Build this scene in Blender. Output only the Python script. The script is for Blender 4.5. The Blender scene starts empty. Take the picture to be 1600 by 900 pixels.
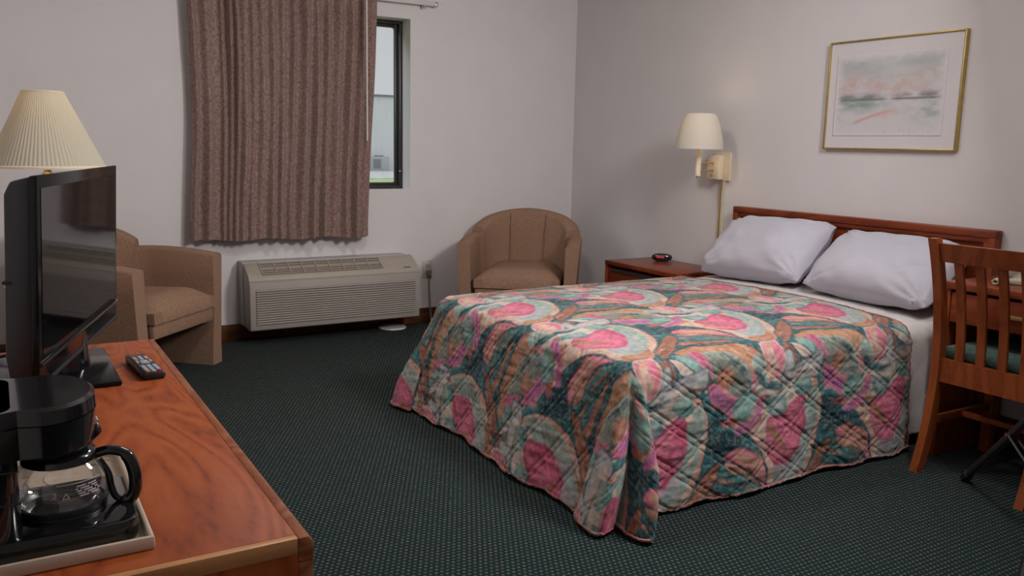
import bpy, bmesh, math, random
import numpy as np
from mathutils import Vector, Matrix
R = math.radians
random.seed(7)
sc = bpy.context.scene
COL = sc.collection

# ------------------------------------------------------------------ camera
yaw, pitch, roll = 0.5444, -0.1649, 0.0208
fw = Vector((math.sin(yaw)*math.cos(pitch), math.cos(yaw)*math.cos(pitch), math.sin(pitch)))
r0 = Vector((math.cos(yaw), -math.sin(yaw), 0)); u0 = r0.cross(fw)
rt = math.cos(roll)*r0 + math.sin(roll)*u0; up = -math.sin(roll)*r0 + math.cos(roll)*u0
cd = bpy.data.cameras.new('camera'); cam = bpy.data.objects.new('camera', cd); COL.objects.link(cam)
cd.sensor_width = 36; cd.lens = 36*1332.46/1600; cd.clip_start = .02; cd.clip_end = 300
M = Matrix.Identity(4)
for i in range(3):
    M[i][0] = rt[i]; M[i][1] = up[i]; M[i][2] = -fw[i]
M[0][3], M[1][3], M[2][3] = -3.578, -5.103, 1.177
cam.matrix_world = M
sc.camera = cam

# ------------------------------------------------------------------ world, sun, exposure
w = bpy.data.worlds.new('overcast_sky'); sc.world = w; w.use_nodes = True
bg = w.node_tree.nodes['Background']; bg.inputs[0].default_value = (.93, .97, 1, 1); bg.inputs[1].default_value = .61
sd = bpy.data.lights.new('sun', 'SUN'); sd.energy = 2.6; sd.angle = R(25); sd.color = (.80, .92, 1)
sun = bpy.data.objects.new('sun', sd); COL.objects.link(sun); sun.rotation_euler = Vector((.86, -.27, -.44)).to_track_quat('-Z', 'Y').to_euler()
sun.location = (-20, 10, 12)
sc.view_settings.view_transform = 'Standard'; sc.view_settings.look = 'None'
sc.view_settings.gamma = 1; sc.view_settings.use_curve_mapping = False
sc.view_settings.exposure = 0.07
KEY_W = 50.0       # photographer's lamp on the black tripod stand
CEIL_W = 15.0       # unseen ceiling fill lamp, added to even out the walls
SHADE_W = .26

def lin(c):
    return tuple(((v/255)/12.92 if v/255 <= .04045 else ((v/255+.055)/1.055)**2.4) for v in c)

# ------------------------------------------------------------------ materials
def nmat(name):
    m = bpy.data.materials.new(name); m.use_nodes = True
    nt = m.node_tree; b = nt.nodes['Principled BSDF']
    return m, nt, b
def N(nt, t, **kw):
    n = nt.nodes.new(t)
    for k, v in kw.items():
        if k.startswith('i_'): n.inputs[k[2:].replace('_', ' ')].default_value = v
        else: setattr(n, k, v)
    return n
def L(nt, a, b): nt.links.new(a, b)
def ramp(nt, fac, stops):
    r = nt.nodes.new('ShaderNodeValToRGB'); e = r.color_ramp.elements
    while len(e) < len(stops): e.new(.5)
    for x, (p, c) in zip(e, stops): x.position = p; x.color = (*c, 1)
    L(nt, fac, r.inputs[0]); return r.outputs[0]
def plain(name, col, rough=.5, metal=0, var=.06, scale=30, bump=0, bscale=200, spec=.5, coat=0):
    m, nt, b = nmat(name)
    tc = N(nt, 'ShaderNodeTexCoord')
    n = N(nt, 'ShaderNodeTexNoise'); n.inputs['Scale'].default_value = scale; n.inputs['Detail'].default_value = 5
    L(nt, tc.outputs['Object'], n.inputs['Vector'])
    lo = tuple(max(0, c*(1-var)) for c in col); hi = tuple(min(1, c*(1+var)) for c in col)
    L(nt, ramp(nt, n.outputs[0], [(.3, lo), (.7, hi)]), b.inputs['Base Color'])
    b.inputs['Roughness'].default_value = rough; b.inputs['Metallic'].default_value = metal
    b.inputs['Specular IOR Level'].default_value = spec; b.inputs['Coat Weight'].default_value = coat
    if bump:
        n2 = N(nt, 'ShaderNodeTexNoise'); n2.inputs['Scale'].default_value = bscale; n2.inputs['Detail'].default_value = 3
        L(nt, tc.outputs['Object'], n2.inputs['Vector'])
        bp = N(nt, 'ShaderNodeBump'); bp.inputs['Strength'].default_value = bump; bp.inputs['Distance'].default_value = .003
        L(nt, n2.outputs[0], bp.inputs['Height']); L(nt, bp.outputs[0], b.inputs['Normal'])
    return m
def wood(name, c1, c2, c3, axis='Y', scale=1.0, rough=.32, rings=7, coat=.15):
    m, nt, b = nmat(name)
    tc = N(nt, 'ShaderNodeTexCoord'); mp = N(nt, 'ShaderNodeMapping')
    s = {'X': (.62, 2.2, 2.2), 'Y': (2.2, .62, 2.2), 'Z': (2.2, 2.2, .62)}[axis]
    mp.inputs['Scale'].default_value = tuple(v*scale for v in s)
    L(nt, tc.outputs['Object'], mp.inputs[0])
    big = N(nt, 'ShaderNodeTexNoise'); big.inputs['Scale'].default_value = 2.2; big.inputs['Detail'].default_value = 1.5; big.inputs['Distortion'].default_value = .7
    L(nt, mp.outputs[0], big.inputs['Vector'])
    mul = N(nt, 'ShaderNodeMath', operation='MULTIPLY'); mul.inputs[1].default_value = rings*6.28
    L(nt, big.outputs[0], mul.inputs[0])
    sn = N(nt, 'ShaderNodeMath', operation='SINE'); L(nt, mul.outputs[0], sn.inputs[0])
    mr = N(nt, 'ShaderNodeMapRange'); mr.inputs[1].default_value = -1; L(nt, sn.outputs[0], mr.inputs[0])
    fine = N(nt, 'ShaderNodeTexNoise'); fine.inputs['Scale'].default_value = 45; fine.inputs['Detail'].default_value = 6
    L(nt, mp.outputs[0], fine.inputs['Vector'])
    mx = N(nt, 'ShaderNodeMath', operation='MULTIPLY_ADD'); mx.inputs[1].default_value = .45
    L(nt, mr.outputs[0], mx.inputs[0]); 
    f2 = N(nt, 'ShaderNodeMath', operation='MULTIPLY'); f2.inputs[1].default_value = .6; L(nt, fine.outputs[0], f2.inputs[0])
    L(nt, f2.outputs[0], mx.inputs[2])
    L(nt, ramp(nt, mx.outputs[0], [(.12, c1), (.34, c2), (.80, c3)]), b.inputs['Base Color'])
    b.inputs['Roughness'].default_value = rough; b.inputs['Coat Weight'].default_value = coat; b.inputs['Coat Roughness'].default_value = .25; b.inputs['Specular IOR Level'].default_value = .20
    return m
def attr_mat(name, rough=.85, fine=.25, fscale=220, bump=.3, attr='Col', sheen=.15):
    m, nt, b = nmat(name)
    a = N(nt, 'ShaderNodeAttribute', attribute_name=attr)
    tc = N(nt, 'ShaderNodeTexCoord')
    n = N(nt, 'ShaderNodeTexNoise'); n.inputs['Scale'].default_value = fscale; n.inputs['Detail'].default_value = 4
    L(nt, tc.outputs['Object'], n.inputs['Vector'])
    mr = N(nt, 'ShaderNodeMapRange'); mr.inputs[1].default_value = .25; mr.inputs[2].default_value = .75; mr.inputs[3].default_value = 1-fine; mr.inputs[4].default_value = 1+fine
    L(nt, n.outputs[0], mr.inputs[0])
    vm = N(nt, 'ShaderNodeVectorMath', operation='MULTIPLY'); L(nt, a.outputs['Color'], vm.inputs[0]); L(nt, mr.outputs[0], vm.inputs[1])
    L(nt, vm.outputs[0], b.inputs['Base Color'])
    b.inputs['Roughness'].default_value = rough; b.inputs['Specular IOR Level'].default_value = .25
    b.inputs['Sheen Weight'].default_value = sheen
    if bump:
        bp = N(nt, 'ShaderNodeBump'); bp.inputs['Strength'].default_value = bump; bp.inputs['Distance'].default_value = .002
        L(nt, n.outputs[0], bp.inputs['Height']); L(nt, bp.outputs[0], b.inputs['Normal'])
    return m
def carpet_mat():
    m, nt, b = nmat('green_dotted_carpet')
    tc = N(nt, 'ShaderNodeTexCoord'); mp = N(nt, 'ShaderNodeMapping'); mp.inputs['Rotation'].default_value = (0, 0, R(0))
    L(nt, tc.outputs['Object'], mp.inputs[0])
    br = N(nt, 'ShaderNodeTexBrick'); br.offset = .5; br.inputs['Scale'].default_value = 1.0
    br.inputs['Brick Width'].default_value = .0175; br.inputs['Row Height'].default_value = .0165
    br.inputs['Mortar Size'].default_value = .0056; br.inputs['Mortar Smooth'].default_value = .35; br.inputs['Bias'].default_value = 0
    br.inputs['Color1'].default_value = (.165, .112, .084, 1); br.inputs['Color2'].default_value = (.095, .07, .056, 1)
    br.inputs['Mortar'].default_value = (.007, .025, .027, 1)
    L(nt, mp.outputs[0], br.inputs['Vector'])
    n = N(nt, 'ShaderNodeTexNoise'); n.inputs['Scale'].default_value = 260; n.inputs['Detail'].default_value = 4
    L(nt, tc.outputs['Object'], n.inputs['Vector'])
    mr = N(nt, 'ShaderNodeMapRange'); mr.inputs[1].default_value = .3; mr.inputs[2].default_value = .7; mr.inputs[3].default_value = .55; mr.inputs[4].default_value = 1.35
    L(nt, n.outputs[0], mr.inputs[0])
    vm = N(nt, 'ShaderNodeVectorMath', operation='MULTIPLY'); L(nt, br.outputs[0], vm.inputs[0]); L(nt, mr.outputs[0], vm.inputs[1])
    L(nt, vm.outputs[0], b.inputs['Base Color'])
    b.inputs['Roughness'].default_value = .95; b.inputs['Specular IOR Level'].default_value = .1
    ad = N(nt, 'ShaderNodeMath', operation='MULTIPLY_ADD'); ad.inputs[1].default_value = -.8; L(nt, br.outputs['Fac'], ad.inputs[0]); L(nt, n.outputs[0], ad.inputs[2])
    bp = N(nt, 'ShaderNodeBump'); bp.inputs['Strength'].default_value = .6; bp.inputs['Distance'].default_value = .004
    L(nt, ad.outputs[0], bp.inputs['Height']); L(nt, bp.outputs[0], b.inputs['Normal'])
    return m
def glass_mat(name, tint=(1, 1, 1), gloss=.06):
    m, nt, b = nmat(name); nt.nodes.remove(b)
    t = N(nt, 'ShaderNodeBsdfTransparent'); t.inputs[0].default_value = (*tint, 1)
    g = N(nt, 'ShaderNodeBsdfGlossy'); g.inputs['Roughness'].default_value = .02
    fr = N(nt, 'ShaderNodeLayerWeight'); fr.inputs[0].default_value = .35
    mu = N(nt, 'ShaderNodeMath', operation='MULTIPLY_ADD'); mu.inputs[1].default_value = .5; mu.inputs[2].default_value = gloss
    L(nt, fr.outputs['Fresnel'], mu.inputs[0])
    mx = N(nt, 'ShaderNodeMixShader'); L(nt, mu.outputs[0], mx.inputs[0]); L(nt, t.outputs[0], mx.inputs[1]); L(nt, g.outputs[0], mx.inputs[2])
    L(nt, mx.outputs[0], nt.nodes['Material Output'].inputs[0])
    return m
def shade_mat(name, col, transl=.45, emit=0.0, ecol=(1, .8, .5)):
    m, nt, b = nmat(name)
    tc = N(nt, 'ShaderNodeTexCoord')
    b.inputs['Base Color'].default_value = (*col, 1); b.inputs['Roughness'].default_value = .8
    tr = N(nt, 'ShaderNodeBsdfTranslucent'); tr.inputs[0].default_value = (col[0], col[1]*.95, col[2]*.82, 1)
    mx = N(nt, 'ShaderNodeMixShader'); mx.inputs[0].default_value = transl
    L(nt, b.outputs[0], mx.inputs[1]); L(nt, tr.outputs[0], mx.inputs[2])
    L(nt, mx.outputs[0], nt.nodes['Material Output'].inputs[0])
    n = N(nt, 'ShaderNodeTexNoise'); n.inputs['Scale'].default_value = 60; L(nt, tc.outputs['Object'], n.inputs['Vector'])
    bp = N(nt, 'ShaderNodeBump'); bp.inputs['Strength'].default_value = .1; L(nt, n.outputs[0], bp.inputs['Height']); L(nt, bp.outputs[0], b.inputs['Normal'])
    return m
def emit_mat(name, col, s):
    m, nt, b = nmat(name)
    b.inputs['Base Color'].default_value = (*col, 1); b.inputs['Emission Color'].default_value = (*col, 1); b.inputs['Emission Strength'].default_value = s
    return m

MT = {}
MT['wall'] = plain('off_white_wall_paint', (.685, .648, .645), .75, var=.02, scale=4, bump=.12, bscale=160, spec=.2)
MT['ceil'] = plain('ceiling_paint', (.80, .78, .76), .9, var=.02, scale=6)
MT['carpet'] = carpet_mat()
MT['base'] = wood('baseboard_wood', (.045, .016, .006), (.085, .03, .011), (.12, .045, .017), 'X', 2)
MT['dresser'] = wood('cherry_laminate_top', (.15, .027, .007), (.30, .058, .012), (.385, .088, .022), 'Y', 1.0, .48, 19, 0)
MT['dresser_end'] = wood('cherry_laminate_end', (.20, .040, .011), (.33, .070, .018), (.42, .105, .030), 'Z', 1.0, .48, 17, 0)
MT['edge'] = wood('worn_cherry_edge', (.16, .045, .02), (.26, .075, .03), (.36, .13, .06), 'Y', 2.5, .5, 9, 0)
MT['edge_light'] = wood('honey_wood_edge', (.38, .15, .055), (.48, .21, .08), (.56, .27, .11), 'X', 2, .4, 6, .1)
MT['head'] = wood('dark_cherry_wood', (.105, .017, .0055), (.17, .030, .009), (.235, .047, .014), 'Y', 1.2, .32, 6)
MT['headz'] = wood('dark_cherry_wood_upright', (.105, .018, .0055), (.18, .033, .010), (.245, .051, .015), 'Z', 1.6, .32, 6)
MT['headx'] = wood('dark_cherry_wood_deep', (.13, .026, .009), (.21, .046, .015), (.29, .072, .024), 'X', 1.2, .32, 6)
MT['chairwood'] = wood('chair_cherry_wood', (.14, .030, .008), (.22, .050, .012), (.29, .075, .020), 'Z', 1.8, .34, 5)
MT['fab'] = plain('tan_woven_upholstery', (.285, .170, .114), .95, var=.34, scale=210, bump=.5, bscale=420, spec=.1)
MT['seam'] = plain('tan_seam_piping', (.19, .115, .08), .95, var=.2, scale=200, spec=.1)
MT['acbody'] = plain('beige_painted_metal', (.375, .32, .265), .5, var=.02, scale=8)
MT['acfront'] = plain('greige_plastic_panel', (.35, .30, .27), .55, var=.02, scale=8)
MT['acsleeve'] = plain('grey_wall_sleeve', (.40, .38, .37), .5, var=.03, scale=10)
MT['dark'] = plain('dark_slot_and_gap_shade', (.02, .018, .016), .8, var=.2)  # near-black for slots and seams; also paints the drawer gap shade
MT['acdark'] = plain('gap_shade_and_badge_grey_brown', (.16, .13, .11), .8, var=.1)  # shade of the louvre gaps put into colour; the badge shares it
MT['bronze'] = plain('dark_bronze_frame', (.028, .025, .024), .4, var=.1, scale=20)
MT['glass'] = glass_mat('window_glass')
MT['carafe'] = glass_mat('carafe_glass', (.93, .93, .92), .10)
MT['whitemetal'] = plain('white_enamel_metal', (.62, .60, .58), .35, var=.02)
MT['grey_metal'] = plain('grey_metal', (.35, .35, .36), .35, .6, var=.05)
MT['ivory'] = plain('ivory_enamel', (.78, .66, .50), .4, var=.03)
MT['brass'] = plain('aged_brass', (.55, .40, .16), .35, .7, var=.1)
MT['cordcover'] = plain('cream_cord_cover', (.55, .50, .38), .5, var=.04)
MT['shade'] = shade_mat('ivory_pleated_shade', (.64, .59, .475), .30)
MT['shade2'] = shade_mat('white_fabric_shade', (.72, .68, .61), .28)
MT['bulb'] = emit_mat('warm_bulb', (1, .75, .42), 6)
MT['black'] = plain('gloss_black_plastic', (.008, .008, .009), .12, var=.1, scale=15, coat=.3)
MT['satin'] = plain('satin_black_plastic', (.018, .018, .021), .38, var=.1, scale=15)
MT['tvside'] = plain('charcoal_plastic_tv_case', (.017, .018, .023), .42, var=.08, scale=25)
MT['screen'] = plain('dark_glossy_tv_screen', (.003, .003, .004), .05, var=.05, spec=.22)
MT['bezel'] = plain('gloss_black_bezel', (.005, .005, .006), .16, var=.05, spec=.25)
MT['blackmetal'] = plain('matte_black_metal', (.012, .012, .013), .45, var=.1)
MT['chrome'] = plain('chrome', (.6, .6, .62), .15, 1, var=.02)
MT['tray'] = plain('beige_plastic_tray', (.56, .45, .35), .45, var=.03)
MT['btn'] = plain('pale_grey_rubber_button', (.42, .45, .50), .6, var=.04)
MT['btn_o'] = plain('orange_rubber_button', (.60, .20, .03), .6, var=.04)
MT['btn_r'] = plain('red_rubber_button', (.50, .02, .02), .6, var=.04)
MT['linen'] = plain('white_cotton_pillowcase', (.50, .482, .545), .85, var=.02, scale=12, bump=.15, bscale=500, spec=.15)
MT['blanket'] = plain('white_quilted_coverlet', (.62, .585, .57), .9, var=.03, scale=14, bump=.6, bscale=160, spec=.1)
MT['mattress'] = plain('mattress_ticking', (.6, .58, .55), .9)
MT['green_seat'] = plain('green_seat_fabric', (.06, .105, .085), .95, var=.35, scale=180, bump=.4)
MT['gold'] = plain('brushed_gold_frame', (.50, .36, .13), .35, .8, var=.1)
MT['matboard'] = plain('white_mat_board', (.655, .62, .625), .9, var=.01)
MT['art'] = attr_mat('watercolour_print', .9, .05, 300, 0, sheen=0)
MT['quilt'] = attr_mat('printed_quilt_cotton', .85, .20, 260, .35)
MT['binding'] = plain('rose_binding_tape', (.33, .13, .12), .85, var=.75, scale=14, bump=.2)
MT['plug'] = plain('taupe_plug_plastic', (.22, .18, .165), .6)
MT['outlet'] = plain('ivory_outlet_plate', (.56, .50, .45), .45)
MT['phone'] = plain('cream_phone_plastic', (.52, .47, .36), .45)
MT['clock_led'] = emit_mat('red_clock_display', (.30, .02, .03), .35)
MT['print'] = plain('white_print', (.6, .6, .6), .6, var=.01)
MT['siding'] = plain('white_steel_siding', (.86, .88, .90), .5, var=.04, scale=.6)
MT['pave'] = plain('pale_concrete', (.62, .62, .62), .9, var=.08, scale=2)
MT['grass'] = plain('bright_lawn', (.40, .56, .22), .95, var=.25, scale=4)
MT['sidingtrim'] = plain('grey_roof_trim', (.22, .26, .30), .5)
MT['condenser'] = plain('pale_grey_condenser', (.55, .58, .62), .5)
MT['lampwhite'] = emit_mat('added_fill_diffuser', (1, .97, .93), 1.0)  # glowing face of the added ceiling fill lamp
def curtain_mat():
    m, nt, b = nmat('mauve_brown_damask_curtain')
    tc = N(nt, 'ShaderNodeTexCoord')
    n = N(nt, 'ShaderNodeTexNoise'); n.inputs['Scale'].default_value = 85; n.inputs['Detail'].default_value = 6; n.inputs['Distortion'].default_value = 1.5
    v = N(nt, 'ShaderNodeTexVoronoi'); v.inputs['Scale'].default_value = 62
    L(nt, tc.outputs['Object'], n.inputs['Vector']); L(nt, tc.outputs['Object'], v.inputs['Vector'])
    ad = N(nt, 'ShaderNodeMath', operation='MULTIPLY_ADD'); ad.inputs[1].default_value = .35; L(nt, v.outputs['Distance'], ad.inputs[0]); L(nt, n.outputs[0], ad.inputs[2])
    L(nt, ramp(nt, ad.outputs[0], [(.42, (.155, .083, .070)), (.62, (.225, .135, .113)), (.8, (.30, .205, .172))]), b.inputs['Base Color'])
    b.inputs['Roughness'].default_value = .8; b.inputs['Sheen Weight'].default_value = .2; b.inputs['Specular IOR Level'].default_value = .25
    bp = N(nt, 'ShaderNodeBump'); bp.inputs['Strength'].default_value = .25; bp.inputs['Distance'].default_value = .002
    L(nt, n.outputs[0], bp.inputs['Height']); L(nt, bp.outputs[0], b.inputs['Normal'])
    return m
MT['curtain'] = curtain_mat()

# ------------------------------------------------------------------ mesh helpers
XF = {}
class MB:
    def __init__(s): s.v = []; s.f = []
    def add(s, vs, fs, mx=None):
        o = len(s.v)
        for p in vs:
            s.v.append(tuple(mx @ Vector(p)) if mx is not None else tuple(p))
        s.f += [tuple(i+o for i in f) for f in fs]
        return s
    def box(s, x0, x1, y0, y1, z0, z1, bev=0, seg=2, mx=None):
        bm = bmesh.new(); bmesh.ops.create_cube(bm, size=1)
        for v in bm.verts:
            v.co = Vector(((x0+x1)/2+v.co.x*(x1-x0), (y0+y1)/2+v.co.y*(y1-y0), (z0+z1)/2+v.co.z*(z1-z0)))
        if bev: bmesh.ops.bevel(bm, geom=list(bm.edges), offset=bev, segments=seg, profile=.5, affect='EDGES')
        bm.verts.index_update()
        s.add([v.co.copy() for v in bm.verts], [[v.index for v in f.verts] for f in bm.faces], mx); bm.free(); return s
    def prism(s, poly, axis, lo, hi, bev=0, mx=None):
        n = len(poly)
        def P(a, b, t): return {'x': (t, a, b), 'y': (a, t, b), 'z': (a, b, t)}[axis]
        vs = [P(a, b, lo) for a, b in poly]+[P(a, b, hi) for a, b in poly]
        fs = [tuple(range(n))[::-1], tuple(range(n, 2*n))]+[(i, (i+1) % n, n+(i+1) % n, n+i) for i in range(n)]
        if bev:
            bm = bmesh.new(); bv = [bm.verts.new(v) for v in vs]
            for f in fs: bm.faces.new([bv[i] for i in f])
            bmesh.ops.recalc_face_normals(bm, faces=list(bm.faces))
            eds = [e for e in bm.edges if e.calc_face_angle(0) > .6]
            bmesh.ops.bevel(bm, geom=eds, offset=bev, segments=2, profile=.5, affect='EDGES')
            bm.verts.index_update(); vs = [v.co.copy() for v in bm.verts]; fs = [[v.index for v in f.verts] for f in bm.faces]; bm.free()
        return s.add(vs, fs, mx)
    def tube(s, pts, rad, seg=8, mx=None, flat=1.0):
        pts = [Vector(p) for p in pts]; n = len(pts); vs = []; fs = []
        if not hasattr(rad, '__len__'): rad = [rad]*n
        t = (pts[1]-pts[0]).normalized(); nrm = t.orthogonal().normalized()
        for i, p in enumerate(pts):
            t = (pts[min(i+1, n-1)]-pts[max(i-1, 0)]).normalized()
            nrm = (nrm-nrm.dot(t)*t).normalized(); b = t.cross(nrm)
            for k in range(seg):
                a = 2*math.pi*k/seg; vs.append(p+rad[i]*(math.cos(a)*nrm+flat*math.sin(a)*b))
        for i in range(n-1):
            for k in range(seg):
                fs.append((i*seg+k, i*seg+(k+1) % seg, (i+1)*seg+(k+1) % seg, (i+1)*seg+k))
        fs.append(tuple(range(seg))[::-1]); fs.append(tuple((n-1)*seg+k for k in range(seg)))
        return s.add(vs, fs, mx)
    def lathe(s, prof, c=(0, 0, 0), seg=32, mx=None, pleat=0, caps=True):
        vs = []; fs = []; n = len(prof)
        for r, z in prof:
            for k in range(seg):
                a = 2*math.pi*k/seg; rr = r*(1+(pleat if k % 2 else 0)); vs.append((c[0]+rr*math.cos(a), c[1]+rr*math.sin(a), c[2]+z))
        for i in range(n-1):
            for k in range(seg): fs.append((i*seg+k, i*seg+(k+1) % seg, (i+1)*seg+(k+1) % seg, (i+1)*seg+k))
        if caps: fs.append(tuple(range(seg))[::-1]); fs.append(tuple((n-1)*seg+k for k in range(seg)))
        return s.add(vs, fs, mx)
    def grid(s, nu, nv, fn, mx=None, flip=False):
        vs = [fn(i/(nu-1), j/(nv-1)) for j in range(nv) for i in range(nu)]; fs = []
        for j in range(nv-1):
            for i in range(nu-1):
                q = (j*nu+i, j*nu+i+1, (j+1)*nu+i+1, (j+1)*nu+i); fs.append(q[::-1] if flip else q)
        return s.add(vs, fs, mx)
    def build(s, name, mat, parent=None, smooth=True, ang=40, recalc=True, world=True):
        vs = s.v
        if parent is not None and world:
            inv = XF.get(parent.name)
            if inv is not None:
                iv = inv.inverted(); vs = [tuple(iv @ Vector(p)) for p in vs]
        me = bpy.data.meshes.new(name); me.from_pydata([tuple(v) for v in vs], [], s.f); me.update()
        if recalc:
            bm = bmesh.new(); bm.from_mesh(me); bmesh.ops.recalc_face_normals(bm, faces=list(bm.faces)); bm.to_mesh(me); bm.free()
        return link(name, me, mat, parent, smooth, ang)
def link(name, me, mat, parent=None, smooth=True, ang=40):
    if smooth:
        me.polygons.foreach_set('use_smooth', [True]*len(me.polygons)); me.set_sharp_from_angle(angle=R(ang))
    m = MT[mat] if isinstance(mat, str) else mat
    if not me.materials: me.materials.append(m)
    o = bpy.data.objects.new(name, me); COL.objects.link(o)
    if parent is not None:
        o.parent = parent
        if parent.name in XF: XF[o.name] = XF[parent.name]
    return o
def tag(o, label, cat, group=None):
    o['label'] = label; o['category'] = cat
    if group: o['group'] = group
    return o
def struct(o, label=None):
    o['kind'] = 'structure'
    if label: o['label'] = label
    return o
def thing(name, label, cat, loc=(0, 0, 0), rz=0, group=None, rm=None):
    o = bpy.data.objects.new(name, None); COL.objects.link(o); o.empty_display_size = .1
    m = Matrix.Translation(loc) @ Matrix.Rotation(rz, 4, 'Z')
    o.location = loc; o.rotation_euler = (0, 0, rz); XF[o.name] = m
    if label: tag(o, label, cat, group)
    return o
def clone(src, parent, name=None):
    c = src.copy(); COL.objects.link(c); c.parent = parent
    if parent.name in XF: XF[c.name] = XF[parent.name]
    return c
def bezier(p0, p1, p2, p3, n=16):
    p0, p1, p2, p3 = map(Vector, (p0, p1, p2, p3)); out = []
    for i in range(n+1):
        t = i/n; out.append((1-t)**3*p0+3*(1-t)**2*t*p1+3*(1-t)*t*t*p2+t**3*p3)
    return out
def spline(P, n=8):
    P = [Vector(p) for p in P]; out = []
    for i in range(len(P)-1):
        a = P[max(i-1, 0)]; b = P[i]; c = P[i+1]; d = P[min(i+2, len(P)-1)]
        for k in range(n):
            t = k/n
            out.append(.5*((2*b)+(c-a)*t+(2*a-5*b+4*c-d)*t*t+(-a+3*b-3*c+d)*t**3))
    out.append(P[-1]); return out
def smooth01(x): x = max(0, min(1, x)); return x*x*(3-2*x)

# ------------------------------------------------------------------ numpy noise
def hash2(ix, iy, seed):
    n = (ix.astype(np.int64)*374761393+iy.astype(np.int64)*668265263+seed*1442695041) & 0xffffffff
    n = ((n ^ (n >> 13))*1274126177) & 0xffffffff
    return ((n ^ (n >> 16)) & 0xffff)/65535.0
def vnoise(x, y, seed=0):
    ix = np.floor(x); iy = np.floor(y); fx = x-ix; fy = y-iy
    fx = fx*fx*(3-2*fx); fy = fy*fy*(3-2*fy)
    a = hash2(ix, iy, seed); b = hash2(ix+1, iy, seed); c = hash2(ix, iy+1, seed); d = hash2(ix+1, iy+1, seed)
    return (a*(1-fx)+b*fx)*(1-fy)+(c*(1-fx)+d*fx)*fy
def fbm(x, y, seed=0, oc=4):
    s = 0; a = .5
    for o in range(oc):
        s = s+a*vnoise(x*2**o, y*2**o, seed+o*17); a *= .5
    return s/(1-.5**oc)

# ================================================================== THE ROOM
XL, YB, HC = -3.86, -5.75, 2.46
WX0, WX1, WZ0, WZ1 = -2.53, -1.275, .885, 1.95      # window opening
WT = .20
m = MB(); m.box(XL-.2, .2, YB-.2, WT, -.12, 0); struct(m.build('floor', 'carpet', smooth=False), 'dark green carpet with rows of tan flecks')
m = MB(); m.box(XL-.2, .2, YB-.2, WT, HC, HC+.12); struct(m.build('ceiling', 'ceil', smooth=False))
m = MB()
m.box(XL-.2, WX0, 0, WT, 0, HC); m.box(WX1, .2, 0, WT, 0, HC); m.box(WX0, WX1, 0, WT, 0, WZ0); m.box(WX0, WX1, 0, WT, WZ1, HC)
struct(m.build('wall_window', 'wall', smooth=False), 'off-white wall with the window and curtain')
m = MB(); m.box(0, .2, YB-.2, 0, 0, HC); struct(m.build('wall_head', 'wall', smooth=False), 'off-white wall behind the bed')
m = MB(); m.box(XL-.2, XL, YB-.2, 0, 0, HC); struct(m.build('wall_left', 'wall', smooth=False))
m = MB(); m.box(XL, 0, YB-.2, YB, 0, HC); struct(m.build('wall_back', 'wall', smooth=False))
def baseboard(name, x0, x1, y0, y1):
    m = MB(); m.box(x0, x1, y0, y1, 0, .098, .004); struct(m.build(name, 'base'), 'dark brown wooden baseboard')
baseboard('baseboard_window', XL, 0, -.014, 0); baseboard('baseboard_head', -.014, 0, YB, -.014)
baseboard('baseboard_left', XL, XL+.014, YB, -.014); baseboard('baseboard_back', XL+.014, -.014, YB, YB+.014)

# window
win = thing('window_1', None, None, ((WX0+WX1)/2, .155, WZ0)); struct(win, 'dark bronze framed window half hidden by the curtain')
def ring(m, x0, x1, z0, z1, t, y0, y1, bev=.004):
    m.box(x0, x0+t, y0, y1, z0, z1, bev); m.box(x1-t, x1, y0, y1, z0, z1, bev)
    m.box(x0+t-.003, x1-t+.003, y0+.001, y1-.001, z0, z0+t, bev); m.box(x0+t-.003, x1-t+.003, y0+.001, y1-.001, z1-t, z1, bev)
m = MB(); ring(m, WX0, WX1, WZ0, WZ1, .020, .125, .19); m.build('outer_frame', 'bronze', win)
xm = (WX0+WX1)/2
for (a, b, y) in ((WX0+.018, xm+.02, .145), (xm-.02, WX1-.018, .158)):
    m = MB(); ring(m, a, b, WZ0+.018, WZ1-.018, .022, y, y+.022)
    for cx, sx in ((a+.022, 1), (b-.022, -1)):          # rounded inner corners
        for cz, sz in ((WZ0+.040, 1), (WZ1-.040, -1)):
            pts = [(cx, cz)]+[(cx+sx*.012*(1-math.sin(t)), cz+sz*.012*(1-math.cos(t))) for t in [i*math.pi/10 for i in range(6)]]
            m.prism(pts, 'y', y+.002, y+.02)
    s_ = m.build('sash', 'bronze', win)
    m = MB(); m.box(a+.020, b-.020, y+.009, y+.013, WZ0+.038, WZ1-.038); m.build('pane', 'glass', s_, smooth=False)
m = MB(); m.tube([(WX1-.02, .126, 1.0), (WX1-.02, .118, 1.0)], .006, 8); m.build('screw', 'grey_metal', win)

# ================================================================== OUTSIDE
m = MB(); m.box(-60, 60, .6, 90, -.12, -.02); struct(m.build('ground', 'grass', smooth=False), 'bright green lawn outside the window')
m = MB(); m.box(-60, 60, 22.3, 31, -.02, 0); struct(m.build('pavement', 'pave', smooth=False), 'pale concrete strip in front of the outbuilding')
shed = thing('metal_building', 'pale corrugated metal building seen through the window', 'building', (8, 31, 0))
m = MB(); n = 400; vs = []; fs = []
for i in range(n+1):
    x = -16+48*i/n; y = 31-(.04 if (i % 4) in (0, 1) else 0)
    vs += [(x, y, 0), (x, y, 3.25)]
    if i: fs.append((2*i-2, 2*i, 2*i+1, 2*i-1))
m.add(vs, fs); sd_ = m.build('siding', 'siding', shed, smooth=False, recalc=False); sd_['kind'] = 'stuff'
m = MB(); m.box(-16, 32, 31.01, 37, 0, 3.2); m.build('hall', 'siding', shed, smooth=False)
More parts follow.
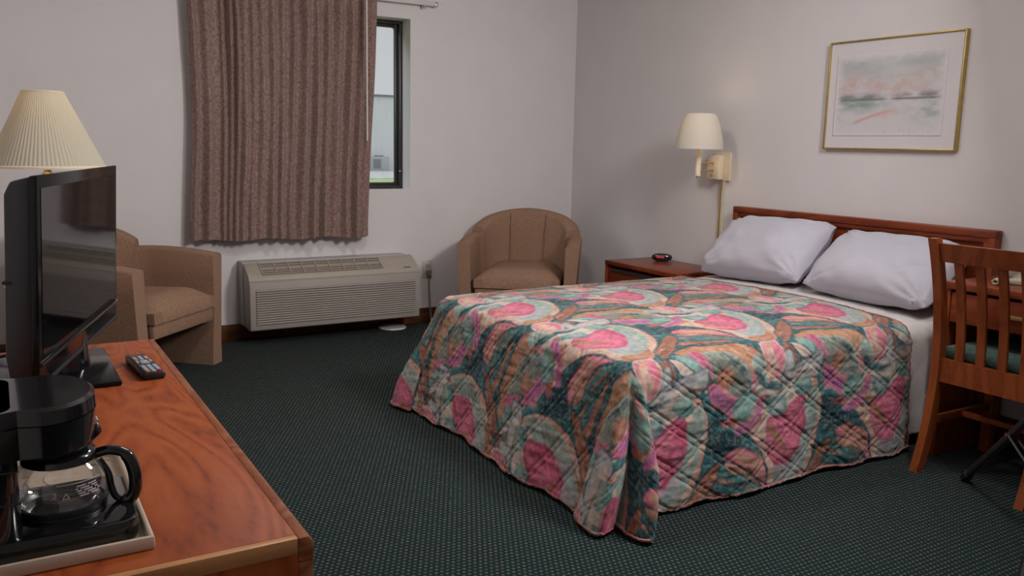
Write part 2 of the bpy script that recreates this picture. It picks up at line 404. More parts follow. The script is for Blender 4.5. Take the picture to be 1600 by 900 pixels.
m = MB(); m.box(-16.1, 32.1, 30.86, 37.1, 3.2, 3.30, .01); m.build('roof_edge', 'sidingtrim', shed, smooth=False)
cu = thing('condenser_unit', 'small pale outdoor condenser box against the metal building', 'air conditioner', (10.98, 30.5, 0))
m = MB(); m.box(10.55, 11.35, 30.2, 30.8, .0, .60, .02); m.build('cabinet', 'condenser', cu)
for i in range(7):
    m = MB(); m.box(10.6, 10.95, 30.17, 30.2, .1+.06*i, .13+.06*i); m.build('slat', 'sidingtrim', cu, smooth=False)
m = MB(); m.tube([(10.98, 30.5, .60), (10.98, 30.5, .65)], [.2, .2], 16); m.build('fan_guard', 'sidingtrim', cu)

# ================================================================== CURTAIN
cur = thing('curtain', 'mauve brown damask curtain hanging over most of the window', 'curtain', (-2.1, -.10, .6))
CX0, CX1, CZ1 = -2.640, -1.528, 2.12
folds = []
rng = random.Random(3)
ctr = [.02, .085, .165, .20, .235, .275, .315, .365, .42, .475, .535, .60, .66, .72, .785, .85, .915, .975]
def fold_depth(u, v):          # u across, v 0 at hem .. 1 at top
    d = 0
    for k, c in enumerate(ctr):
        wd = .015+.011*((k*37) % 10)/10
        if k in (2, 3, 4): wd = .011
        am = (.050+.026*((k*53) % 10)/10)*(1.0 if k > 5 else .85)
        cc = c+.006*math.sin(3*v+k)*(1-v)
        am *= .75+.25*math.sin(2.2*v+k*1.7)
        e = (u-cc)/wd
        d += am*math.exp(-e*e)
    # pinch pleats at the top
    if v > .86:
        t = smooth01((v-.86)/.12)
        d = d*(1-.35*t)+t*.018*abs(math.sin(u*math.pi*15))
    d += .004*math.sin(u*61+v*9)+.003*math.sin(u*23-v*14)
    return d
def curt(u, v):
    z0 = .603+.006*math.sin(u*19)-.010*u+.01
    z = z0+(CZ1-z0)*v
    l = CX0+.012*math.sin(v*3)-.02*(1-v)*0+(.025 if v > .5 else .025*smooth01(v*2))-.02
    rgt = CX1-.070*(1-smooth01(v*1.02))
    x = l+(rgt-l)*u
    y = -.065-fold_depth(u, v)-.012*(1-v)
    return (x, y, z)
NU, NV = 330, 70
m = MB(); m.grid(NU, NV, curt, flip=False)
back = [(p[0], p[1]+.0035, p[2]) for p in m.v[:NU*NV]]
o0 = len(m.v); m.v += back; m.f += [tuple(i+o0 for i in f)[::-1] for f in list(m.f)]
edge = [j*NU for j in range(NV)]
for j in range(NV-1):
    for c in (0, NU-1):
        a = j*NU+c; b = (j+1)*NU+c; m.f.append((a, b, b+o0, a+o0))
for i in range(NU-1):
    a = i; b = i+1; m.f.append((a, b, b+o0, a+o0))
    a = (NV-1)*NU+i; b = a+1; m.f.append((a, b, b+o0, a+o0))
m.build('fabric', 'curtain', cur, ang=70)
m = MB()                                    # stitched hem band
def hem(u, v):
    p = curt(u, v*.028); return (p[0], p[1]-.0022, p[2])
m.grid(NU, 3, hem); m.build('hem', 'curtain', cur, recalc=False)
m = MB(); m.tube([(-1.628, -.150, 2.06), (-1.626, -.153, 2.02)], .004, 6); m.tube([(-1.626, -.153, 2.02), (-1.630, -.158, 1.19)], .0055, 8)
m.build('pull_wand', 'whitemetal', cur)
rail = thing('curtain_rail', 'white metal curtain rail running above the window', 'curtain rail', (-1.9, -.05, 2.04))
m = MB(); m.box(-2.72, -1.125, -.055, -.03, 2.035, 2.06, .003); m.build('track', 'whitemetal', rail)
for x in (-2.70, -1.19):
    m = MB(); m.box(x-.012, x+.012, -.03, 0, 2.03, 2.065, .003); m.build('bracket', 'whitemetal', rail)
m = MB(); m.box(-1.128, -1.112, -.058, -.027, 2.032, 2.063, .003); m.build('end_cap', 'grey_metal', rail)
m = MB(); m.tube([(-1.20, -.043, 2.036), (-1.20, -.043, 2.016)], [.007, .009], 8); m.build('end_stop', 'grey_metal', rail)

# ================================================================== WALL AIR CONDITIONER
ac = thing('wall_air_conditioner', 'beige louvred wall air conditioner under the curtain', 'air conditioner', (-1.845, -.12, .096))
AX0, AX1 = -2.379, -1.316
m = MB(); m.box(AX0-.006, AX1-.03, -.105, 0, .10, .478, .004); m.build('wall_sleeve', 'acsleeve', ac)
prof = [(-.10, .098), (-.228, .092), (-.233, .098), (-.233, .378), (-.2335, .386), (-.228, .398), (-.205, .419), (-.16, .447), (-.125, .465), (-.10, .4745), (-.085, .475), (-.085, .098)]
m = MB(); m.prism(prof, 'x', AX0, AX1, .003); m.build('cabinet', 'acbody', ac, ang=25)
m = MB(); m.box(AX0+.002, AX1-.002, -.2375, -.228, .098, .372, .003); fp = m.build('front_panel', 'acfront', ac)
m = MB(); m.box(AX0+.035, AX1-.03, -.2385, -.2370, .128, .333); m.build('louvre_gap_shade', 'acdark', fp, smooth=False)  # flat darker panel paints the shade between the louvres
ns = 15
first = None
for i in range(ns):
    z = .134+(.326-.134)*i/(ns-1)
    if first is None:
        m = MB(); m.prism([(-.2375, z-.0050), (-.2450, z-.0032), (-.2450, z+.0010), (-.2375, z+.0056)], 'x', AX0+.037, AX1-.032)
        first = m.build('louvre', 'acfront', fp, smooth=False); fz = z
    else:
        c = clone(first, fp); c.location.z = z-fz
# sloped top grille
sl0 = Vector((0, -.212, .4145)); sl1 = Vector((0, -.118, .4685)); sd2 = (sl1-sl0); sn = Vector((0, -sd2.z, sd2.y)).normalized()
gx0, gx1 = AX0+.085, AX0+.085+.74
def slope_box(m, xa, xb, ta, tb, h0, h1):
    vs = []
    for h in (h0, h1):
        for (x, t) in ((xa, ta), (xb, ta), (xb, tb), (xa, tb)):
            p = sl0+sd2*t+sn*h; vs.append((x, p.y, p.z))
    m.add(vs, [(3, 2, 1, 0), (4, 5, 6, 7), (0, 1, 5, 4), (1, 2, 6, 5), (2, 3, 7, 6), (3, 0, 4, 7)])
m = MB(); slope_box(m, gx0, gx1, 0, 1, -.004, .002); tg = m.build('vent_gap_shade', 'acdark', ac, smooth=False)  # thin dark sheet on the slope stands in for shade between slats
for i in range(6):
    m = MB(); t = i/5*.94; slope_box(m, gx0, gx1, t, t+.055, .001, .006); m.build('vent_slat', 'acbody', ac, smooth=False)
for i in range(10):
    m = MB(); x = gx0+(gx1-gx0)*i/9; slope_box(m, x-.003, x+.003, -.01, 1.01, .001, .008); m.build('vent_bar', 'acbody', ac, smooth=False)
m = MB(); slope_box(m, AX1-.10, AX1-.068, -.06, -.02, .0, .0035); slope_box(m, AX1-.066, AX1-.052, -.06, -.02, .0, .0035); m.build('badge', 'acdark', ac, smooth=False)

# outlet, plug, cord
ou = thing('wall_outlet', 'ivory wall outlet beside the air conditioner', 'outlet', (-1.152, 0, .30))
m = MB(); m.box(-1.187, -1.117, -.006, 0, .300, .418, .003); m.build('plate', 'outlet', ou)
for z in (.385, .335):
    m = MB(); m.box(-1.168, -1.136, -.009, -.005, z-.014, z+.014, .003); rc = m.build('receptacle', 'outlet', ou)
    m = MB(); m.box(-1.160, -1.157, -.0095, -.0085, z-.004, z+.006); m.box(-1.147, -1.144, -.0095, -.0085, z-.004, z+.006); m.build('slot', 'dark', rc, smooth=False)
co = thing('power_cord', 'taupe power cord hanging from the wall outlet to the floor', 'cord', (-1.152, -.02, 0))
m = MB(); m.prism([(-1.168, .353), (-1.136, .353), (-1.136, .333), (-1.144, .312), (-1.158, .312), (-1.168, .333)], 'y', -.036, -.0098, .003); m.build('plug', 'plug', co)
pts = spline([(-1.151, -.023, .315), (-1.150, -.024, .27), (-1.146, -.03, .15), (-1.145, -.05, .03), (-1.15, -.09, .006), (-1.18, -.16, .006), (-1.16, -.26, .006), (-1.05, -.30, .006), (-.98, -.22, .006)], 8)
m = MB(); m.tube(pts, .0055, 8); m.build('cable', 'plug', co)
m = MB(); m.lathe([(.0, 0), (.085, 0), (.09, .006), (.085, .013), (.0, .016)], (-1.44, -.09, 0), 28, caps=False); tag(m.build('floor_disc', 'whitemetal'), 'flat white disc on the carpet under the air conditioner', 'disc')

# ================================================================== ARMCHAIRS
def make_armchair(name, label, loc, rz):
    t = thing(name, label, 'armchair', loc, rz, 'tan tub armchairs')
    HW, YF, YC, RC = .300, -.31, .045, .235           # centreline half width, front, arc centre, arc radius
    arm_len = YC-YF; arc = RC*math.pi/2; flat = 2*(HW-RC); tot = 2*arm_len+2*arc+flat
    def path(s):
        if s < arm_len: return Vector((-HW, YF+s, 0)), Vector((-1, 0, 0))
        s -= arm_len
        if s < arc:
            a = s/RC; return Vector((-HW+RC-RC*math.cos(a), YC+RC*math.sin(a), 0)), Vector((-math.cos(a), math.sin(a), 0))
        s -= arc
        if s < flat: return Vector((-HW+RC+s, YC+RC, 0)), Vector((0, 1, 0))
        s -= flat
        if s < arc:
            a = math.pi/2-s/RC; return Vector((HW-RC+RC*math.cos(a), YC+RC*math.sin(a), 0)), Vector((math.cos(a), math.sin(a), 0))
        s -= arc
        return Vector((HW, YC-s, 0)), Vector((1, 0, 0))
    def sweep(s0, s1, hf, th, n, capr=.02, leanf=None, z0=0.0):
        m = MB(); vs = []; fs = []; K = None
        for i in range(n+1):
            s = s0+(s1-s0)*i/n; p, o = path(s); h = hf((s-s0)/(s1-s0)); lean = leanf((s-s0)/(s1-s0)) if leanf else .04
            sec = []
            hi = th/2
            # inner bottom -> inner top -> rounded -> outer bottom
            for k in range(6): z = z0+(h-capr-z0)*k/5; sec.append((-hi+.012*math.sin(math.pi*k/5), z))
            for k in range(1, 6): a = math.pi*k/6; sec.append((-hi*math.cos(a), h-capr+capr*math.sin(a)))
            for k in range(6): z = z0+(h-capr-z0)*(5-k)/5; sec.append((hi, z))
            K = len(sec)
            for off, z in sec:
                q = p+o*(off+lean*max(0, z-.1)/.6); vs.append((q.x, q.y, z))
        for i in range(n):
            for k in range(K): fs.append((i*K+k, i*K+(k+1) % K, (i+1)*K+(k+1) % K, (i+1)*K+k))
        fs.append(tuple(range(K))[::-1]); fs.append(tuple(n*K+k for k in range(K)))
        m.add(vs, fs); return m
    ja = arm_len+arc*.34
    armh = lambda u: .592+.018*u+.012*math.sin(u*3.1)
    m = sweep(0, ja, armh, .085, 16); m.build('arm', 'fab', t, world=False, ang=50)
    m = sweep(tot, tot-ja, armh, .085, 16); m.build('arm', 'fab', t, world=False, ang=50)
    bh = lambda u: .615+.150*max(0, math.sin(math.pi*(.03+.94*u)))**.62
    bl = lambda u: .04+.04*math.sin(math.pi*u)
    m = sweep(ja-.03, tot-ja+.03, bh, .105, 40, .035, bl); br = m.build('backrest', 'fab', t, world=False, ang=50)
    for u in (.33, .67):                                # stitched channels on the inside of the back
        s = ja-.03+(tot-2*ja+.06)*u; p, o = path(s); pts = []
        for k in range(12):
            z = .40+(bh(u)-.02-.40)*k/11
            q = p+o*(-.0525-.012*math.sin(math.pi*(z/bh(u)))+bl(u)*max(0, z-.1)/.6); pts.append((q.x, q.y, z))
        mm = MB(); mm.tube(pts, .0024, 6); mm.build('seam', 'seam', br, world=False)
    # seat cushion
    def seat(u, v):
        x = -.262+.524*u; y = -.335+.60*v
        hw = .262 if y < .05 else math.sqrt(max(.0, .262**2-((y-.05)*.99)**2))+.02
        x = max(-hw, min(hw, x))
        e = min(u, 1-u)*2; f = min(v*1.0, 1)
        z = .375+.055*(1-(1-min(1, e*2.2))**2)*(1-(1-min(1, f*5))**2)+.01*math.sin(math.pi*u)-.02*v
        return (x, y, z)
    m = MB(); m.grid(24, 24, seat)
    n0 = len(m.v); m.v += [(p[0], p[1], .32) for p in m.v[:n0]]; m.f += [tuple(i+n0 for i in f)[::-1] for f in list(m.f)]
    for k in range(23):
        for a, b in ((k, k+1), (552+k, 553+k), (k*24, k*24+24), (k*24+23, k*24+47)): m.f.append((a, b, b+n0, a+n0))
    m.build('seat_cushion', 'fab', t, world=False, ang=60)
    m = MB(); m.box(-.258, .258, -.325, -.28, .245, .345, .012); m.build('front_rail', 'fab', t, world=False)
    return t
make_armchair('armchair', 'tan upholstered tub armchair in the corner beside the nightstand', (-.710, -.49, 0), R(-38))
make_armchair('armchair', 'tan upholstered tub armchair left of the curtain behind the television', (-3.055, -.515, 0), R(47))

# ================================================================== FLOOR LAMP
fl = thing('floor_lamp', 'floor lamp with ivory pleated shade behind the television', 'lamp', (-3.40, -1.3, 0))
LX, LY = -3.40, -1.30
m = MB(); m.lathe([(.0, 0), (.14, 0), (.145, .01), (.13, .022), (.03, .03), (.0, .03)], (LX, LY, 0), 36, caps=False); m.build('base', 'ivory', fl)
m = MB(); m.tube([(LX, LY, .02), (LX, LY, 1.12)], .013, 12); m.lathe([(.013, 0), (.024, .008), (.024, .03), (.013, .04)], (LX, LY, 1.0), 20); m.build('pole', 'brass', fl)
m = MB(); m.lathe([(.0, 0), (.165, .0), (.176, .012), (.173, .014), (.163, .006), (.0, .006)], (LX, LY, .585), 40, caps=False); m.build('tray', 'whitemetal', fl)
m = MB(); m.lathe([(.073, .285), (.206, 0)], (LX, LY, 1.06), 168, pleat=.014, caps=False); m.lathe([(.202, 0.001), (.070, .284)], (LX, LY, 1.06), 72, caps=False)
sh = m.build('shade', 'shade', fl, recalc=False, smooth=False)
m = MB(); m.lathe([(.2075, -.004), (.2085, .004), (.205, .008), (.203, .0)], (LX, LY, 1.06), 72, caps=False); m.build('trim', 'ivory', sh, recalc=False)
m = MB(); m.lathe([(.0735, .28), (.075, .287), (.071, .289)], (LX, LY, 1.06), 72, caps=False); m.build('trim', 'ivory', sh, recalc=False)
m = MB(); m.lathe([(.0, 0), (.018, .01), (.03, .05), (.018, .09), (.0, .1)], (LX, LY, 1.15), 16, caps=False); m.build('bulb', 'bulb', fl)
ld = bpy.data.lights.new('floor_lamp_light', 'POINT'); ld.energy = 2.6*SHADE_W; ld.color = (1, .82, .55); ld.shadow_soft_size = .04
lo = bpy.data.objects.new('floor_lamp_light', ld); COL.objects.link(lo); lo.location = (LX, LY, 1.29)

# ================================================================== NIGHTSTAND + CLOCK
def nightstand():
    t = thing('nightstand', 'cherry wood nightstand between the armchair and the bed', 'nightstand', (-.21, -1.29, 0))
    X0, X1, Y0, Y1, H = -.409, -.016, -1.60, -.96, .501
    m = MB(); m.box(X0, X1, Y0, Y1, H-.026, H, .003); m.build('top', 'head', t)
    for y in (Y0, Y1-.02):
        m = MB(); m.box(X0+.004, X1, y, y+.02, 0, H-.026, .002); m.build('side_panel', 'headz', t)
    m = MB(); m.box(X1-.015, X1-.002, Y0+.02, Y1-.02, .04, H-.03); m.build('back_panel', 'head', t)
    m = MB(); m.box(X0+.02, X1-.015, Y0+.02, Y1-.02, .04, .06); m.build('bottom_shelf', 'head', t)
    m = MB(); m.box(X0+.008, X0+.35, Y0+.024, Y1-.024, H-.19, H-.045, .004); d = m.build('drawer', 'head', t)
    m = MB(); m.box(X0+.004, X0+.012, Y0+.06, Y1-.06, H-.062, H-.045); m.build('drawer_gap_shade', 'dark', d, smooth=False)  # dark strip paints the shade in the gap above the drawer
nightstand()
ck = thing('alarm_clock', 'small oval black alarm clock on the nightstand', 'clock', (-.115, -1.145, .501), R(-40))
m = MB(); vs = []
def clockp(u, v):
    a = 2*math.pi*u; b = -math.pi/2+math.pi*v; c = abs(math.cos(b))**.8
    return (.062*c*math.cos(a), .04*c*math.sin(a), .024+.024*math.sin(b)*abs(math.sin(b))**-.2 if math.sin(b) else .024)
m.grid(40, 16, clockp); m.build('case', 'satin', ck, world=False)
m = MB(); m.box(-.042, .042, -.045, -.03, .014, .036, .006, mx=Matrix.Rotation(R(-8), 4, 'X')); ls = m.build('display_lens', 'black', ck, world=False)
m = MB(); m.box(-.034, .012, -.0465, -.044, .018, .033, mx=Matrix.Rotation(R(-8), 4, 'X')); m.build('display', 'clock_led', ls, world=False, smooth=False)
m = MB(); m.box(-.038, .038, -.026, .026, 0, .012, .003); m.build('foot', 'satin', ck, world=False)

# ================================================================== HEADBOARD, BED
hb = thing('headboard', 'dark cherry wood panel headboard on the wall behind the pillows', 'headboard', (-.03, -2.39, .25))
HY0, HY1, HZ = -3.130, -1.648, .872
m = MB(); m.box(-.032, -.003, HY0+.05, HY1-.05, .26, HZ-.05); m.build('panel', 'head', hb)
m = MB(); m.box(-.055, -.003, HY0, HY1, HZ-.034, HZ, .006); m.box(-.047, -.003, HY0+.03, HY1-.03, HZ-.056, HZ-.03, .006); m.build('top_rail', 'head', hb)
m = MB(); m.box(-.047, -.003, HY0+.03, HY1-.03, .26, .32, .004); m.build('bottom_rail', 'head', hb)
for y0, y1, a, b in ((HY0, HY0+.034, HY0+.03, HY0+.056), (HY1-.034, HY1, HY1-.056, HY1-.03)):
    m = MB(); m.box(-.055, -.003, y0, y1, .25, HZ-.032, .006); m.box(-.047, -.003, a, b, .25, HZ-.05, .006); m.build('stile', 'headz', hb)
BX0, BX1, BY0, BY1, BZ = -1.93, -.06, -3.095, -1.675, .505
bed = thing('bed', 'double bed made up with white linen and a floral bedspread', 'bed', (-1.0, -2.385, 0))
m = MB(); m.box(BX0+.05, BX1, BY0+.03, BY1-.03, .14, .30, .02); m.build('box_spring', 'mattress', bed)
m = MB(); m.box(BX0+.03, BX1, BY0+.02, BY1-.02, .30, BZ-.035, .05, 3); m.build('mattress', 'mattress', bed)
for x in (BX0+.16, BX1-.1):
    for y in (BY0+.15, BY1-.15):
        m = MB(); m.box(x-.03, x+.03, y-.03, y+.03, 0, .14); m.build('leg', 'blackmetal', bed)

# ---- drape shared by blanket and bedspread
def crown(x, y):
    a = np.clip((y-BY0)/(BY1-BY0), 0, 1); b = np.clip((x-BX0)/(-.3-BX0), 0, 1)
    return .026*np.sin(np.pi*a)**.8*np.minimum(1, (b*3.0))**.7
def profile(d, r, f):
    """overhang length d -> outward, downward"""
    d = np.maximum(d, 0); q = r*math.pi/2*.9
    a = np.minimum(d, q)/r
    out = r*np.sin(a); dn = r*(1-np.cos(a)); e = np.maximum(d-q, 0)
    return out+f*e, dn+math.sqrt(1-f*f)*e
def drape(A, B, off, rnd=.075, ff=.26, fs=.09, hemz=.03):
    """A: distance across measured from far edge of bed (y=BY1), B: distance from wall x=0 (b=-x). returns x,y,z arrays"""
    Wd = BY1-BY0; Ln = -BX0
    r = rnd
    far = np.maximum(-(A-r), 0); near = np.maximum(A-(Wd-r), 0); foot = np.maximum(B-(Ln-r), 0)
    a = np.clip(A, r, Wd-r); b = np.minimum(B, Ln-r)
    x = -b.copy(); y = BY1-a; z = np.full_like(A, BZ)
    side = near+far; sgn = np.where(near > 0, -1.0, 1.0)
    cor = (side > 0) & (foot > 0)
    so, sdn = profile(side, r, fs); fo, fdn = profile(foot, r, ff)
    x = x-np.where(cor, 0, fo); y = y+np.where(cor, 0, sgn*so); z = z-np.where(cor, 0, sdn+fdn)
    # folds on the drops
    wv = np.clip((side-.1)/.35, 0, 1); y = y+np.where(cor, 0, sgn*wv*(.012*np.sin(B*9.5+1)+.007*np.sin(B*23)))
    wf = np.clip((foot-.1)/.35, 0, 1); x = x-np.where(cor, 0, wf*(.014*np.sin(A*8.0+.6)+.008*np.sin(A*19+2)))
    # corners
    rho = np.maximum(side, foot); th = np.arctan2(side, foot)       # 0 = foot side, pi/2 = long side
    u = np.clip(th/(math.pi/2), 0, 1)
    rad = rho*(1+.10*np.sin(2*th)**2)
    co_, cdn = profile(rad, r, .12)
    tau = np.clip((rad-.06)/.46, 0, 1); tau = tau*tau*(3-2*tau)
    cx = -(Ln-r); cy = np.where(near > 0, BY1-(Wd-r), BY1-r)
    fo2, fd2 = profile(rho, r, ff); so2, sd2_ = profile(rho, r, fs)
    # simple quarter round
    o1 = fo2*np.cos(th)**2+so2*np.sin(th)**2
    x1 = cx-o1*np.cos(th); y1 = cy+sgn*o1*np.sin(th)
    wvv = np.clip((rho-.1)/.35, 0, 1)
    xe = cx-fo2-wvv*(.014*np.sin(np.where(near > 0, Wd-r, r)*8.0+.6)+.008*np.sin(np.where(near > 0, Wd-r, r)*19+2))
    ye = cy+sgn*(so2+wvv*(.012*np.sin((Ln-r)*9.5+1)+.007*np.sin((Ln-r)*23)))
    # plan of the ear at the hem: offsets along foot-out (p) and side-out (q)
    U = np.array([0, .10, .20, .30, .42, .52, .62, .74, .86, .94, 1.0])
    Pp = np.array([0, .02, .045, .045, .00, -.045, -.04, -.06, -.13, -.19, -.24])
    Qq = np.array([0, -.01, .06, .135, .135, .10, .18, .245, .235, .15, .105])
    # p relative to xe (foot drop), q relative to cy
    def interp(t, F):
        i = np.clip(np.searchsorted(U, t)-1, 0, len(U)-2); h = U[i+1]-U[i]; s = np.clip((t-U[i])/h, 0, 1)
        m0 = np.where(i > 0, (F[i+1]-F[np.maximum(i-1, 0)])/(U[i+1]-U[np.maximum(i-1, 0)]), (F[i+1]-F[i])/h)
        j = np.minimum(i+2, len(U)-1); m1 = (F[j]-F[i])/(U[j]-U[i])
        s2 = s*s; s3 = s2*s
        return (2*s3-3*s2+1)*F[i]+(s3-2*s2+s)*h*m0+(-2*s3+3*s2)*F[i+1]+(s3-s2)*h*m1
    p = interp(u, Pp); q = interp(u, Qq)
    endp = -.24; endq = .105
    # remap so that the ends coincide with the neighbouring drops
    xs = np.full_like(A, cx); 
    ex = xe-(p)                                    # p=0 -> on foot drop ; p=-.24 -> towards head
    ex = np.where(u < 1, xe+(cx-xe)*0-p, ex)
    x2 = xe-p*((xe-cx)/endp if False else 1.0)
    # blend last part onto the side drop line x=cx
    k = np.clip((u-.72)/.28, 0, 1); k = k*k*(3-2*k)
    x2 = x2*(1-k)+cx*k+(-.05*np.sin(np.pi*k))
    y2 = cy+sgn*(q*(1-k)+k*(np.abs(ye-cy))+np.where(k > 0, .05*np.sin(np.pi*k), 0))
    x = np.where(cor, x1*(1-tau)+x2*tau, x); y = np.where(cor, y1*(1-tau)+y2*tau, y)
    zc = BZ-(cdn*np.sin(2*th)**2+(1-np.sin(2*th)**2)*np.where(th < math.pi/4, fd2, sd2_))
    z = np.where(cor, zc, z)
    z = z+crown(np.maximum(x, BX0), np.clip(y, BY0, BY1))
    z = np.maximum(z, hemz)
    return x, y, z, cor, side, foot
def offset_normals(P, na, nb, d):
    G = P.reshape(nb, na, 3)
    da = np.gradient(G, axis=1); db = np.gradient(G, axis=0)
    n = np.cross(da, db); n /= np.linalg.norm(n, axis=2, keepdims=True)+1e-12
    return n
def grid_mesh(name, P, na, nb, thick, col=None):
    """closed thin cloth from a (nb,na,3) grid, with inner layer"""
    nrm = offset_normals(P, na, nb, 0)
    if nrm[nb//3, na//2, 2] < 0: nrm = -nrm
    Q = P-nrm*thick
    Q[..., 2] = np.maximum(Q[..., 2], .004)
    V = np.concatenate([P.reshape(-1, 3), Q.reshape(-1, 3)]); n0 = na*nb
    i = np.arange(na-1)[None, :]; j = np.arange(nb-1)[:, None]; a = (j*na+i).ravel()
    F = np.stack([a, a+1, a+na+1, a+na], 1)
    F2 = F[:, ::-1]+n0
    E = []
    for s0, s1 in ((np.arange(na-1), np.arange(1, na)), (np.arange(1, na)+(nb-1)*na, np.arange(na-1)+(nb-1)*na)):
        E.append(np.stack([s1, s0, s0+n0, s1+n0], 1))
    jj = np.arange(nb-1)*na
    E.append(np.stack([jj, jj+na, jj+na+n0, jj+n0], 1)); jj = jj+na-1
    E.append(np.stack([jj+na, jj, jj+n0, jj+na+n0], 1))
    F = np.concatenate([F, F2]+E)
    # outward orientation
    v = V[F[len(F)//8]]; nn = np.cross(v[1]-v[0], v[2]-v[0]); ci = F[len(F)//8][0]
    if ci < n0 and np.dot(nn, nrm.reshape(-1, 3)[ci]) < 0: F = F[:, ::-1]
    me = bpy.data.meshes.new(name); me.vertices.add(len(V)); me.vertices.foreach_set('co', V.astype(np.float32).ravel())
    me.loops.add(len(F)*4); me.loops.foreach_set('vertex_index', F.astype(np.int32).ravel())
    me.polygons.add(len(F)); me.polygons.foreach_set('loop_start', np.arange(0, len(F)*4, 4, dtype=np.int32))
    me.update(calc_edges=True); me.validate()
    if col is not None:
        at = me.color_attributes.new('Col', 'FLOAT_COLOR', 'POINT')
        C = np.concatenate([col, np.ones((len(col), 1))], 1); C = np.concatenate([C, C])
        at.data.foreach_set('color', C.astype(np.float32).ravel())
    me.polygons.foreach_set('use_smooth', [True]*len(me.polygons))
    return me

# ---- white coverlet (shows at the head end)
def blanket():
    na, nb = 300, 110
    a = np.linspace(-.40, (BY1-BY0)+.42, na); b = np.linspace(.062, .92, nb); A, B = np.meshgrid(a, b)
    x, y, z, cor, side, foot = drape(A, B, 0)
    z = z-.0; P = np.stack([x, y, z], 2)
    n = offset_normals(P, na, nb, 0)
    if n[nb//2, na//2, 2] < 0: n = -n
    d = -.016+.0035*(fbm(A*9, B*9, 3)-.5)+.003*(np.abs(np.sin((A+B)*22))**.4*np.abs(np.sin((A-B)*22))**.4)
    hd = np.clip((.50-B)/.2, 0, 1); d = d+.010*hd
    P = P+n*d[..., None]
    P[..., 2] = np.maximum(P[..., 2], .02)
    me = grid_mesh('white_coverlet', P, na, nb, .006)
    t = tag(link('white_coverlet', me, 'blanket', smooth=False), 'white quilted coverlet folded out between the bedspread and the pillows', 'coverlet')
blanket()

# ---- bedspread print: one repeat of the pattern is painted into an array, then sampled per vertex
PAL = dict(dteal=(.010, .062, .080), teal=(.022, .135, .155), mteal=(.06, .23, .235), mint=(.25, .44, .39), gmint=(.33, .38, .33), grey=(.21, .23, .19),
           pink=(.72, .165, .275), rasp=(.52, .075, .16), mag=(.44, .13, .30), peach=(.62, .325, .235), lpeach=(.66, .45, .36), orange=(.40, .15, .075),
           ochre=(.47, .24, .125), brown=(.27, .10, .075), cream=(.63, .54, .46), lilac=(.46, .40, .43), white=(.60, .56, .52), bluew=(.36, .42, .43))
